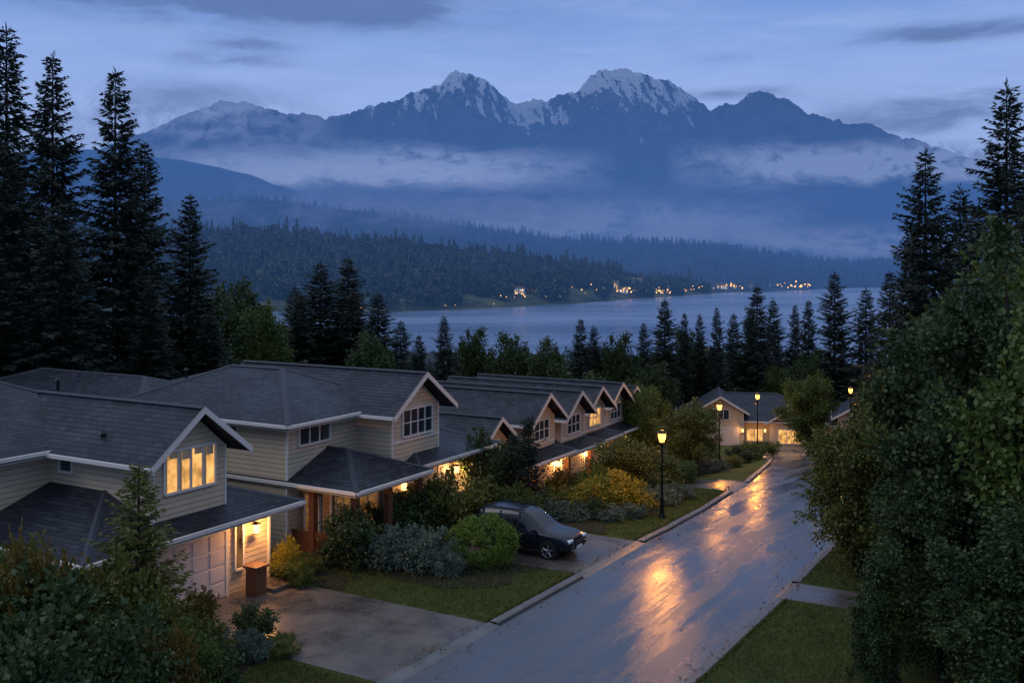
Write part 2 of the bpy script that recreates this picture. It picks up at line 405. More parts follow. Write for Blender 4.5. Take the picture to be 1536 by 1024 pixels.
LM={
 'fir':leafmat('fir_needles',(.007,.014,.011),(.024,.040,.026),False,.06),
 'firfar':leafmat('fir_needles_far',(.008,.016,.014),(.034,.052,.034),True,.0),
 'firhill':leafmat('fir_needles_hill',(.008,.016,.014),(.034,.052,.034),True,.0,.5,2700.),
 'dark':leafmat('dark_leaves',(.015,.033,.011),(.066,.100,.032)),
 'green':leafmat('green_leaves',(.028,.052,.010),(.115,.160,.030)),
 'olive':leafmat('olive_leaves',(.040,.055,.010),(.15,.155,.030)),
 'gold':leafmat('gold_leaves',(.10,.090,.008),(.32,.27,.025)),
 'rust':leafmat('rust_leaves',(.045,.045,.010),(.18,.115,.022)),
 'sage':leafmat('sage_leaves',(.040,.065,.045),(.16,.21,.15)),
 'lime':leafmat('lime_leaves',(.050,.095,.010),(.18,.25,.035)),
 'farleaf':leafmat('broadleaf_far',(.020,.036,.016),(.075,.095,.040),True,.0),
}
# ------------------------------------------------------------------ ground
def cat(*a): return np.unique(np.concatenate(a))
xs=cat(np.linspace(-1600,-150,30),np.linspace(-150,-45,36),np.linspace(-45,50,120),np.linspace(50,150,36),np.linspace(150,1600,30))
ys=cat(np.linspace(-30,15,20),np.linspace(15,110,130),np.linspace(110,250,50),np.linspace(250,900,60))
X,Y=np.meshgrid(xs,ys)
Z=T(X,Y)-.02 + np.where(Y>125, .8*np.sin(X*.05)*np.cos(Y*.043),0)
add('ground',grid_mesh('ground',X,Y,Z,[M_ground]))
def patch(name,s0,s1,f0,f1,off,mat,ns=None,nt_=8):
    ns = ns or max(3,int(abs(s1-s0)/.7)+2)
    S=np.linspace(s0,s1,ns)
    A=np.array([f0(s) for s in S]); B=np.array([f1(s) for s in S])
    k=np.linspace(0,1,nt_)
    TT=A[:,None]+(B-A)[:,None]*k; SS=np.repeat(S[:,None],nt_,1)
    X,Y=W(TT,SS); Z=T(X,Y)+off
    return add(name,grid_mesh(name,X,Y,Z,[mat]))
cst=lambda v:(lambda s:v)
patch('road',-60,92,lambda s:TL(s),lambda s:TL(s)+RW,.02,M_road,ns=260,nt_=12)
def kerb(name,s0,s1,side,h=.13,wd=.32):
    S=np.linspace(s0,s1,max(3,int((s1-s0)/.6)))
    base=np.array([TL(s) for s in S])+(0 if side<0 else RW)
    a=base-(wd if side<0 else 0); b=base+(0 if side<0 else wd)
    if h<.1 and side<0: inner=np.array([a,a,a+.06,b-.02,b+.10,b+.14]); hz_=np.array([-.05,.098,.096,.062,.022,-.05])
    elif h<.1: inner=np.array([a-.14,a-.10,a+.02,b-.06,b,b]); hz_=np.array([-.05,.022,.062,.096,.098,-.05])
    else: inner=np.array([a,a,a+.04,b-.04,b,b]); hz_=np.array([-.05,h-.03,h,h,h-.03,-.05])
    SS=np.repeat(S[None],6,0); X,Y=W(inner,SS); Z=T(X,Y)+hz_[:,None]
    add(name,grid_mesh(name,X,Y,Z,[M_kerb],False))
for a,b in [(-60,-12.6),(-6.9,-1.1),(4.8,20.3),(24.8,70)]: kerb('kerb',a,b,-1)
for a,b in [(-60,.0),(2.3,80)]: kerb('kerb',a,b,1)
for a,b in [(-12.6,-6.9),(-1.1,4.8),(20.3,24.8)]: kerb('kerb',a,b,-1,.04)
kerb('kerb',0,2.3,1,.04)
k0=lambda s:TL(s)-.3
patch('lawn',-40,-12.3,cst(-9.5),k0,.09,M_lawn)
patch('lawn',-7.1,-1.0,lambda s:-10.5,k0,.09,M_lawn)
patch('lawn',4.7,20.4,lambda s:-5.5,k0,.09,M_lawn)
patch('lawn',24.6,36,lambda s:TL(s)-8,k0,.09,M_lawn)
patch('lawn',36,70,lambda s:TL(s)-5,k0,.09,M_lawn)
kr=lambda s:TL(s)+RW+.3
patch('lawn',-40,.1,kr,lambda s:TL(s)+RW+14,.09,M_lawn)
patch('lawn',2.2,60,kr,lambda s:TL(s)+RW+12,.09,M_lawn)
patch('driveway',-12.4,-7.0,cst(-10.1),lambda s:TL(s)-.3,.10,M_conc)
patch('driveway',-1.0,4.7,cst(-10.1),lambda s:TL(s)-.3,.10,M_conc)
patch('driveway',20.2,24.7,cst(-12.1),lambda s:TL(s)-.3,.10,M_conc)
patch('driveway',.1,2.2,lambda s:TL(s)+RW+.3,lambda s:TL(s)+RW+13,.10,M_conc)
patch('planting_bed',-4.9,-1.05,lambda s:-9.6,lambda s:-1.9-.35*math.sin(s*2.1)-.8*max(0,-3-s),.115,M_mulch,ns=24)
patch('planting_bed',-6.9,-5.4,lambda s:-9.9,lambda s:-6.9-.3*math.sin(s*3),.12,M_mulch)
patch('planting_bed',5.0,19.8,lambda s:-10,lambda s:-2.3-.6*math.sin(s*.9+1)-(1.2 if s>15 else 0),.125,M_mulch,ns=40)
patch('planting_bed',-22,-12.6,lambda s:-9.5,lambda s:-3.9-.5*math.sin(s*1.3)+(s+12.6)*.1,.12,M_mulch,ns=24)
patch('planting_bed',27,34,lambda s:TL(s)-7,lambda s:TL(s)-3,.12,M_mulch)

# ------------------------------------------------------------------ houses
class House:
    def __init__(s,name,t0,s0,z0,rot=ROT,world=None):
        x,y=W(t0,s0) if world is None else world
        s.e=empty(name,(x,y,z0),rot); s.t0,s.s0=(t0,s0); s.P={}
    def part(s,n,mat):
        if n not in s.P: s.P[n]=([],[],mat)
        return s.P[n]
    def poly(s,n,mat,V,F):
        p=s.part(n,mat); k=len(p[0])
        p[0].extend([(v[0]-s.t0,v[1]-s.s0,v[2]) for v in V]); p[1].extend([[i+k for i in f] for f in F])
    def box(s,n,mat,t0,t1,s0,s1,z0,z1):
        V=[(t0,s0,z0),(t1,s0,z0),(t1,s1,z0),(t0,s1,z0),(t0,s0,z1),(t1,s0,z1),(t1,s1,z1),(t0,s1,z1)]
        s.poly(n,mat,V,[[3,2,1,0],[4,5,6,7],[0,1,5,4],[1,2,6,5],[2,3,7,6],[3,0,4,7]])
    def walls(s,t0,t1,s0,s1,z0,z1,mat=None):
        mat=mat or M_side
        s.box('walls_'+mat.name,mat,t0,t1,s0,s1,z0,z1)
        for (a,b) in ((t1,s0),(t1,s1)):
            s.box('corner_trim',M_trim,a-.06,a+.02,b-.06 if b==s1 else b-.02,b+.02 if b==s1 else b+.06,z0,z1)
    def gwalls(s,t0,t1,s0,s1,z0,z1,zr,mat=None):
        mat=mat or M_side; m=(s0+s1)/2
        s.walls(t0,t1,s0,s1,z0,z1,mat)
        V=[(t1,s0,z1),(t1,s1,z1),(t1,m,zr),(t0,s0,z1),(t0,s1,z1),(t0,m,zr)]
        s.poly('gable_'+mat.name,mat,V,[[0,1,2],[5,4,3],[0,2,5,3],[1,4,5,2]])
    def hip(s,t0,t1,s0,s1,z,pitch):
        a,b=t1-t0,s1-s0
        if a>=b:
            h=b/2; zr=z+h*pitch; m=(s0+s1)/2; r0,r1=(t0+h,m,zr),(t1-h,m,zr)
            V=[(t0,s0,z),(t1,s0,z),(t1,s1,z),(t0,s1,z),r0,r1]; F=[[0,1,5,4],[1,2,5],[2,3,4,5],[3,0,4]]
        else:
            h=a/2; zr=z+h*pitch; m=(t0+t1)/2; r0,r1=(m,s0+h,zr),(m,s1-h,zr)
            V=[(t0,s0,z),(t1,s0,z),(t1,s1,z),(t0,s1,z),r0,r1]; F=[[0,1,4],[1,2,5,4],[2,3,5],[3,0,4,5]]
        s.poly('roof',M_roof,V,F)
        s.ridge(r0,r1)
        for i,r in ((0,r0),(3,r0),(1,r1),(2,r1)) if a>=b else ((0,r0),(1,r0),(2,r1),(3,r1)): s.ridge(V[i],r)
        s.gutter(t1,t1,s0,s1,z); s.gutter(t0,t1,s0,s0,z)
        s.box('soffit',M_trim,t0+.05,t1-.05,s0+.05,s1-.05,z-.24,z-.2)
    def ridge(s,a,b):
        a=Vector(a);b=Vector(b)
        if (b-a).length<.1:return
        d=(b-a).normalized(); n=d.cross(Vector((0,0,1))).normalized()*.12
        up=Vector((0,0,.04)); dn=Vector((0,0,-.02))
        V=[a+n+dn,a+up,a-n+dn,b+n+dn,b+up,b-n+dn]
        s.poly('ridge_caps',M_ridge,V,[[0,3,4,1],[1,4,5,2]])
    def gutter(s,t0,t1,s0,s1,z):
        if t0==t1: s.box('gutter',M_trim,t0-.01,t0+.09,s0,s1,z-.13,z-.01)
        else: s.box('gutter',M_trim,t0,t1,s0-.09,s0+.01,z-.13,z-.01)
    def gable(s,t0,t1,s0,s1,z,zr):
        m=(s0+s1)/2
        V=[(t1,s0,z),(t1,m,zr),(t0,m,zr),(t0,s0,z),(t1,s1,z),(t0,s1,z)]
        s.poly('roof',M_roof,V,[[0,1,2,3],[4,5,2,1]])
        s.ridge((t1,m,zr),(t0,m,zr))
        s.gutter(t0,t1-.02,s0,s0,z)
        for sa in (s0,s1):
            V=[(t1+.04,sa,z-.2),(t1+.04,sa,z+.03),(t1+.04,m,zr+.03),(t1+.04,m,zr-.2)]
            V+=[(v[0]-.05,v[1],v[2]) for v in V]
            s.poly('barge_board',M_trim,V,[[0,1,2,3],[7,6,5,4],[0,4,5,1],[3,2,6,7]])
    def win(s,axis,p,a0,a1,z0,z1,cols=2,rows=1,glass=None,curtain=False):
        glass=glass or M_glass_dark
        def bx(n,m,d0,d1,b0,b1,c0,c1):
            if axis=='t': s.box(n,m,p+d0,p+d1,b0,b1,c0,c1)
            else: s.box(n,m,b0,b1,p-d1,p-d0,c0,c1)
        bx('glass_'+glass.name,glass,.005,.02,a0,a1,z0,z1)
        f=.08
        bx('window_frame',M_trim,.0,.07,a0-f,a0,z0-f,z1+f); bx('window_frame',M_trim,.0,.07,a1,a1+f,z0-f,z1+f)
        bx('window_frame',M_trim,.0,.072,a0,a1,z1,z1+f); bx('window_frame',M_trim,.0,.10,a0-.03,a1+.03,z0-f,z0)
        for i in range(1,cols):
            c=a0+(a1-a0)*i/cols; bx('window_frame',M_trim,.02,.055,c-.03,c+.03,z0,z1)
        for i in range(1,rows):
            c=z0+(z1-z0)*i/rows; bx('window_frame',M_trim,.02,.05,a0,a1,c-.02,c+.02)
        if curtain:
            for i in range(cols):
                c0=a0+(a1-a0)*i/cols; wc=(a1-a0)/cols
                bx('curtain',M_curtain,.021,.026,c0+.03,c0+.03+wc*(.28 if i%2 else .12),z0,z1)
                bx('blind',M_curtain,.021,.025,c0+.03+wc*.3,c0+wc-.03,z1-.22-.1*(i%2),z1)
    def garage(s,t,s0,s1,z0,z1):
        s.box('garage_door',M_garage,t,t+.03,s0,s1,z0,z1)
        nr,nc=4,6
        for i in range(nr):
            for j in range(nc):
                a=s0+(s1-s0)*(j+.08)/nc; b=s0+(s1-s0)*(j+.92)/nc
                c=z0+(z1-z0)*(i+.08)/nr; d=z0+(z1-z0)*(i+.92)/nr
                s.box('garage_panel',M_garage,t+.03,t+.05,a,b,c,d)
        for a,b,c,d in ((s0-.14,s0,z0,z1+.14),(s1,s1+.14,z0,z1+.14),(s0,s1,z1,z1+.14)):
            s.box('garage_trim',M_trim,t,t+.06,a,b,c,d)
    def lamp(s,t,sv,z,power=22):
        s.box('lamp_bracket',M_metal,t,t+.30,sv-.025,sv+.025,z+.24,z+.28)
        s.box('lamp_cap',M_metal,t+.16,t+.40,sv-.12,sv+.12,z+.2,z+.24)
        s.box('lamp_base',M_metal,t+.20,t+.36,sv-.08,sv+.08,z-.15,z-.12)
        s.box('lamp_glass',M_lampw,t+.20,t+.36,sv-.08,sv+.08,z-.12,z+.2)
        l=bpy.data.lights.new('wall_lamp_light','POINT'); l.energy=power; l.color=(1,.47,.15); l.shadow_soft_size=.06
        o=bpy.data.objects.new('wall_lamp_light',l); o.location=(t+.46-s.t0,sv-s.s0,z+.02); link(o,s.e)
    def vent(s,t,sv,z,h=.5):
        V,F=cone((t,sv,z),(t,sv,z+h),.07,.07,8); s.poly('roof_vent',M_metal,[tuple(v) for v in V],[list(f) for f in F])
        V,F=cone((t,sv,z+h),(t,sv,z+h+.12),.14,.03,8); s.poly('roof_vent',M_metal,[tuple(v) for v in V],[list(f) for f in F])
    def done(s):
        for n,(V,F,m) in s.P.items():
            me=bpy.data.meshes.new(n); me.from_pydata(V,[],F); me.materials.append(m)
            if n=='roof':
                me.materials.append(M_trim)
                uv=me.uv_layers.new(name='UVMap')
                for p in me.polygons:
                    nn=p.normal
                    if nn.z<0: nn=-nn
                    u=Vector((0,0,1)).cross(nn)
                    u=u.normalized() if u.length>1e-3 else Vector((1,0,0)); v=nn.cross(u)
                    for li in p.loop_indices:
                        c=me.vertices[me.loops[li].vertex_index].co
                        uv.data[li].uv=(c.dot(u)+p.index*.13,c.dot(v))
            me.update()
            o=add(n,me,parent=s.e)
            if n=='roof':
                bm=bmesh.new(); bm.from_mesh(me)
                for f in bm.faces:
                    f.normal_update()
                    if f.normal.z<0: f.normal_flip()
                bm.to_mesh(me); bm.free()
                md=o.modifiers.new('thick','SOLIDIFY'); md.thickness=.15; md.offset=-1; md.material_offset_rim=1; md.use_even_offset=False

# --- first house
h=House('suburban_house',-16,-12,0)
h.walls(-18.5,-9.8,-14.6,-7.2,0,2.85)
h.hip(-20,-8.8,-15.7,-6.4,2.95,.34)
h.garage(-9.8,-13.9,-9.35,.1,2.35)
h.win('t',-9.8,-8.85,-8.55,.9,2.4,1,1,M_glass_dim)
h.lamp(-9.8,-8.1,2.15,170)
h.gwalls(-16,-9.8,-12.4,-9.3,2.6,5.35,6.65)
h.gable(-19.5,-9.15,-13.0,-8.7,5.22,6.86)
h.win('t',-9.8,-11.95,-9.85,4.15,5.45,4,1,M_glass_lit,True)
h.walls(-24,-15,-24,-8.2,0,5.35)
h.hip(-24.6,-14.3,-24.6,-7.4,5.3,.44)
h.win('s',-12.4,-14.4,-13.8,4.55,5.0,1,1)
h.win('t',-15,-15.5,-14.4,4.3,5.0,2,1)
h.win('t',-15,-17.6,-16.5,4.3,5.0,2,1)
h.vent(-18.5,-9.6,6.7,.4); h.vent(-12.5,-12.2,5.6,.3)
h.box('downpipe',M_trim,-9.78,-9.70,-12.55,-12.47,3.3,5.2)
h.box('downpipe',M_trim,-9.78,-9.70,-7.3,-7.22,.1,2.8)
h.box('pedestal',M_wood,-9.25,-8.75,-8.9,-8.4,.1,1.05); h.box('pedestal_cap',M_wood,-9.32,-8.68,-8.97,-8.33,1.05,1.13)
h.box('pedestal_step',M_conc,-9.7,-8.5,-8.3,-7.3,.1,.25)
h.done()
# --- second house
h=House('suburban_house',-15,0,0)
h.walls(-17,-9.9,-3.6,-.2,0,2.85,M_side2)
h.hip(-17.5,-7.9,-4.5,.6,2.95,.40)
h.win('t',-9.9,-3.3,-2.5,1.0,2.3,2,2,M_glass_dim); h.win('t',-9.9,-2.0,-.7,.9,2.3,2,1,M_glass_dim)
h.win('s',-3.6,-13.2,-11.8,1.0,2.3,2,2,M_glass_dark); h.win('s',-3.6,-11.2,-10.5,.9,2.3,1,2,M_glass_dim)
for tt_,sv in ((-8.3,-4.1),(-8.3,-2.),(-8.3,.1),(-10.4,-4.1),(-12.6,-4.1)):
    h.box('porch_column',M_wood,tt_-.13,tt_+.13,sv-.13,sv+.13,.05,2.8)
for z in (.25,.95):
    h.box('porch_rail',M_wood,-12.5,-8.4,-4.15,-4.08,z,z+.08); h.box('porch_rail',M_wood,-8.35,-8.28,-4.0,-2.1,z,z+.08)
for i in range(34): h.box('porch_board',M_wood,-12.45+i*.12,-12.36+i*.12,-4.14,-4.10,.15,1.0)
for i in range(15): h.box('porch_baluster',M_wood,-8.34,-8.30,-3.95+i*.13,-3.89+i*.13,.3,.97)
h.walls(-21,-11.5,-4.4,1,0,5.35)
h.hip(-22,-10.9,-5.0,3.0,5.3,.42)
h.win('t',-11.5,-3.7,-1.9,4.3,5.05,3,1)
h.win('s',-4.4,-15,-14.2,4.2,5.0,1,1)
h.gwalls(-19,-9.6,0,3.5,0,5.35,6.65)
h.gable(-20.0,-9.0,-.65,4.15,5.2,6.86)
h.win('t',-9.6,.75,2.9,4.15,5.25,4,2)
h.box('belt_trim',M_trim,-9.6,-9.56,0,3.5,3.9,4.0)
h.walls(-17,-10,3.5,6.9,0,2.85); h.box('walls_front',M_side,-9.99,-9.7,3.0,6.9,0,2.85)
h.hip(-18,-8.7,.7,7.6,2.95,.38)
h.garage(-9.7,1.0,4.3,.1,2.3); h.box('walls_front2',M_side,-9.98,-9.7,.2,3.0,0,2.85)
h.lamp(-9.7,4.75,2.0,90); h.win('t',-9.7,5.2,6.4,.9,2.2,2,1,M_glass_lit)
h.lamp(-9.7,.62,2.0,10)
h.walls(-28,-17,1,9,0,4.5); h.hip(-29,-16,0,10,4.6,.30)
h.walls(-36,-21,-4,3,0,4.2); h.hip(-37,-20,-5,4,4.6,.32)
h.vent(-16.5,2.3,6.5,.4); h.vent(-21,-1,6.2,.4)
h.done()
# --- row of further houses
def row_house(s0,z,k=1.0,tt=-9.6,lamps=((1.3,40),),lit=False,sm_=True,wall=None,back=.30):
    wall=wall or M_side
    h=House('suburban_house',tt-5,s0,z); sl=s0-2 if sm_ else s0+1.3
    if sm_:
        h.gwalls(tt-8,tt-.8,s0-1.6,s0+1.4,-2,3.9*k,5.0*k,wall); h.gable(tt-10,tt-.2,s0-2.1,s0+1.9,3.8*k,5.25*k)
        h.win('t',tt-.8,s0-.7,s0+.5,3.05*k,3.95*k,2,1,M_glass_lit if lit else M_glass_dark)
    h.gwalls(tt-9,tt,s0+2.2,s0+5.2,-2,4.75*k,5.85*k,wall); h.gable(tt-11,tt+.6,s0+1.65,s0+5.75,4.6*k,6.1*k)
    h.win('t',tt,s0+2.9,s0+4.5,3.6*k,4.6*k,3,2,M_glass_lit if lit else M_glass_dark)
    h.box('belt_trim',M_trim,tt,tt+.04,s0+2.2,s0+5.2,3.3*k,3.4*k)
    h.walls(tt-20,tt-6,sl,s0+6,-2,4.3*k,wall); h.hip(tt-21,tt-5,sl-.7,s0+6.7,4.35*k,back)
    h.walls(tt-7,tt-.3,sl-.1,s0+5.7,-2,2.5,wall)
    h.hip(tt-9,tt+1.0,sl-.5,s0+6.1,2.75,.36)
    h.garage(tt-.3,s0+2.4,s0+5.0,.05,2.2)
    for a,p in lamps: h.lamp(tt-.3,s0+a,1.95,p)
    if sm_: h.win('t',tt-.3,s0-1.2,s0+.2,.8,2.0,2,1,M_glass_lit)
    h.box('porch_column',M_wood,tt+.5,tt+.75,s0+1.6,s0+1.85,-1,2.6)
    h.vent(tt-13,s0+3,5.0*k,.5)
    h.done()
row_house(9.7,-1.45,1.0,lamps=((5.4,90),(1.4,80)))
row_house(14.6,-1.75,.98,-10.1,lamps=((1.8,60),(5.4,100)),sm_=False)
row_house(19.2,-2.0,.98,-10.9,lamps=((1.8,60),(5.4,90),),sm_=False,lit=True)
row_house(24.4,-2.3,.97,-11.8,lamps=((1.8,60),(5.4,90),),back=.26,sm_=False)
row_house(32.0,-3.2,.93,-14.,lamps=((1.5,60),(5.4,60)),back=.24)
# --- houses across the bend
def far_house(x,y,rot,k=1.0):
    z=float(T(x,y))-.2
    h=House('suburban_house',0,0,z,rot,(x,y))
    h.walls(-9,-1,-7,7,-.5,2.9); h.hip(-9.8,-.2,-7.8,7.8,2.95,.5)
    h.gwalls(-6,0,-5.5,-.8,-.5,3.9,5.3); h.gable(-8,.5,-6.1,-.2,3.8,5.55)
    h.gwalls(-6,-.4,2.0,6.0,-.5,2.9,4.2); h.gable(-8,.1,1.4,6.6,2.8,4.4)
    h.garage(0,-5.0,-1.4,.0,2.2); h.win('t',-.4,2.8,5.2,.7,2.1,3,1,M_glass_lit); h.win('t',0,-4,-2.3,3.1,4.1,3,1)
    h.win('t',-1,-.4,1.2,.8,2.0,2,1,M_glass_lit)
    h.lamp(0,-.9,2.0,35); h.lamp(-.4,1.4,2.0,30)
    h.done()
far_house(25,104,math.radians(-100)); far_house(39.5,103,math.radians(-108)); far_house(9,112,math.radians(-80)); far_house(31,124,math.radians(-95)); far_house(45,118,math.radians(-95))

# ------------------------------------------------------------------ street lamps
def street_lamp(x,y,H=4.25,power=260):
    z=float(T(x,y)); e=empty('street_lamp',(x,y,z))
    acc=Acc()
    for a,b,r0,r1 in ((-.2,.12,.17,.17),(.12,.35,.17,.10),(.35,.9,.095,.085),(.9,.98,.11,.11),(.98,H-.85,.062,.042),(H-.85,H-.78,.075,.075),(H-.78,H-.62,.04,.10)):
        V,F=cone((0,0,a),(0,0,b),r0,r1,14); acc.add(V,F,0)
    V,F=cone((-.3,0,H-1.05),(.3,0,H-1.05),.018,.018,6); acc.add(V,F,0)
    V,F,M,A=acc.out(); add('post',build('post',V,F,[M_metal],M,smooth=True),parent=e)
    acc=Acc(); hb,ht=H-.62,H-.2
    for i in range(6):
        a=i*math.pi/3; V,F=cone((.12*math.cos(a),.12*math.sin(a),hb),(.2*math.cos(a),.2*math.sin(a),ht),.012,.012,4); acc.add(V,F,0)
    for a,b,r0,r1 in ((ht,ht+.03,.24,.24),(ht+.03,ht+.15,.24,.08),(ht+.15,ht+.2,.05,.05),(ht+.2,ht+.3,.03,.005),(hb-.03,hb,.13,.13)):
        V,F=cone((0,0,a),(0,0,b),r0,r1,6); acc.add(V,F,0)
    V,F,M,A=acc.out(); add('lantern_frame',build('lantern_frame',V,F,[M_metal],M),parent=e)
    V,F=cone((0,0,hb),(0,0,ht),.11,.185,6); add('lantern_glass',build('lantern_glass',V,F,[M_lamp]),parent=e)
    l=bpy.data.lights.new('lantern_light','POINT'); l.energy=power; l.color=(1,.37,.06); l.shadow_soft_size=.13
    o=bpy.data.objects.new('lantern_light',l); o.location=(0,0,(hb+ht)/2); link(o,e)
street_lamp(7.08,47.0,4.3,1300)
street_lamp(15.0,72.0,5.0,1500)
street_lamp(21.7,88.0,5.8,1500)
street_lamp(30.1,88.5,5.9,1300)

# ------------------------------------------------------------------ car
def car(x,y,rot):
    z=float(T(x,y))+.10; e=empty('parked_car',(x,y,z),rot); e.scale=(.97,.95,.97)
    paint=simple('dark_car_paint',(.008,.011,.020),.22,.5,.2,.1)
    glass=simple('car_glass',(.006,.008,.010),.08,.5,0,.1); tyre=simple('tyre_rubber',(.012,.012,.012),.8,.2)
    rim=simple('wheel_alloy',(.35,.36,.38),.3,.5,.9); lampm=simple('headlamp_lens',(.75,.78,.82),.15,.8); red=simple('tail_lens',(.25,.01,.01),.2,.6)
    plate=simple('number_plate',(.7,.7,.7),.5)
    st=[(-2.38,.55,.88,.95,.72,.60),(-2.33,.42,1.0,1.22,.86,.66),(-2.2,.36,1.05,1.52,.92,.66),(-1.95,.33,1.07,1.69,.94,.67),(-1.5,.30,1.07,1.75,.95,.68),
        (-.7,.28,1.05,1.77,.96,.69),(-.1,.28,1.03,1.76,.96,.69),(.30,.28,1.02,1.70,.96,.67),(.66,.28,1.02,1.45,.955,.69),(1.02,.28,1.01,1.16,.95,.74),(1.2,.28,1.0,1.08,.945,.76),
        (1.75,.30,.97,1.04,.93,.76),(2.15,.32,.90,.97,.90,.72),(2.32,.36,.76,.84,.82,.62),(2.38,.45,.60,.68,.70,.52)]
    V=[];F=[];M=[]
    for (xx,zb,zt,zr,w_,wt) in st:
        half=[(.80*w_,zb),(.97*w_,zb+.10),(w_,(zb+zt)/2),(.985*w_,zt-.08),(.95*w_,zt),(wt,zr-.05),(wt*.82,zr),(wt*.4,zr+.018)]
        ring=[(xx,-a,b) for a,b in half]+[(xx,a,b) for a,b in half[::-1]]
        V+=ring
    n=16
    for i in range(len(st)-1):
        for j in range(n):
            k=(j+1)%n; F.append([i*n+j,(i+1)*n+j,(i+1)*n+k,i*n+k])
            x0,x1=st[i][0],st[i+1][0]; m=0
            if j in (4,10) and x0>=-2.2 and x1<=1.03: m=1
            if j in (6,7,8,5,9) and x0>=.29 and x1<=1.03: m=1
            if j in (5,6,7,8,9) and x1<=-1.9 and x0>=-2.34: m=1
            M.append(m)
    F.append(list(range(n))[::-1]); M.append(0); F.append([(len(st)-1)*n+j for j in range(n)]); M.append(0)
    o=pymesh('body',V,F,[paint,glass],e,midx=M,smooth=True)
    md=o.modifiers.new('s','SUBSURF'); md.levels=2; md.render_levels=2
    def bx(nm,m,x0,x1,y0,y1,z0,z1,bev=.015):
        V=[(x0,y0,z0),(x1,y0,z0),(x1,y1,z0),(x0,y1,z0),(x0,y0,z1),(x1,y0,z1),(x1,y1,z1),(x0,y1,z1)]
        o=pymesh(nm,V,[[3,2,1,0],[4,5,6,7],[0,1,5,4],[1,2,6,5],[2,3,7,6],[3,0,4,7]],[m],e)
        b=o.modifiers.new('b','BEVEL'); b.width=bev; b.segments=2
        return o
    for wx in (-1.42,1.42):
        for sy in (-1,1):
            acc=Acc()
            def ring(y0,y1,r0,r1,m,n=28):
                V,F=cone((wx,y0,.36),(wx,y1,.36),r0,r1,n); acc.add(V,F,m)
            yo=sy*.965; yi=sy*.70
            ring(yi,yo-sy*.03,.36,.36,0); ring(yo-sy*.03,yo,.36,.33,0); ring(yo,yo-sy*.005,.33,.255,0); ring(yo-sy*.005,yo-sy*.04,.255,.235,1); ring(yo-sy*.07,yo-sy*.071,.235,.001,0)
            ring(yo-sy*.03,yo-sy*.02,.06,.001,1)
            for k in range(5):
                a=k*2*math.pi/5+.3
                p0=np.array([wx,yo-sy*.035,.36]); p1=p0+np.array([math.cos(a)*.24,0,math.sin(a)*.24])
                V,F=cone(p0,p1,.045,.03,6); acc.add(V,F,1)
            V_,F_,M_,A_=acc.out(); add('wheel',build('wheel',V_,F_,[tyre,rim],M_,smooth=False),parent=e)
            V,F=cone((wx,sy*.80,.36),(wx,sy*.962,.36),.43,.41,28); V2,F2=cone((wx,sy*.962,.36),(wx,sy*.963,.36),.41,.34,28)
            a=Acc(); a.add(V,F,0); a.add(V2,F2,0); V_,F_,M_,A_=a.out(); add('wheel_arch',build('wheel_arch',V_,F_,[tyre],M_),parent=e)
    for sy in (-1,1):
        bx('headlamp',lampm,2.06,2.345,sy*.60-.18,sy*.60+.18,.71,.85,.04)
        bx('tail_lamp',red,-2.37,-2.25,sy*.74-.1,sy*.74+.1,.95,1.25,.03)
        bx('mirror',paint,.72,.89,sy*1.03-.10,sy*1.03+.10,1.06,1.2,.04)
        bx('roof_rail',M_metal,-1.7,.2,sy*.62-.02,sy*.62+.02,1.76,1.81,.01)
        for xx in (-.95,.05,.95): bx('door_gap',M_metal,xx-.008,xx+.008,sy*.945-.02,sy*.945+.022,.40,1.0,.002)
        bx('sill_trim',tyre,-1.0,1.0,sy*.93-.04,sy*.93+.04,.27,.36,.01)
        for xx in (-.75,.25): bx('door_handle',rim,xx-.09,xx+.09,sy*.955-.02,sy*.955+.03,.90,.93,.008)
        for xx in (-1.75,-.9,.0):   # window posts leaning with the glass
            q=.035
            pymesh('window_post',[(xx-q,sy*.925,1.05),(xx+q,sy*.925,1.05),(xx+q,sy*.70,1.68),(xx-q,sy*.70,1.68),(xx-q,sy*.90,1.03),(xx+q,sy*.90,1.03),(xx+q,sy*.66,1.66),(xx-q,sy*.66,1.66)],[[0,1,2,3],[7,6,5,4],[0,3,7,4],[1,5,6,2]],[paint],e)
        bx('fog_lamp',lampm,2.25,2.36,sy*.55-.07,sy*.55+.07,.42,.49,.02)
    bx('grille',M_metal,2.25,2.395,-.38,.38,.58,.76,.02); bx('grille_bar',rim,2.37,2.405,-.35,.35,.66,.68,.005)
    bx('number_plate',plate,2.37,2.40,-.24,.24,.44,.55,.004)
cx,cy=W(-3.5,.95)
car(cx,cy,math.radians(-30))

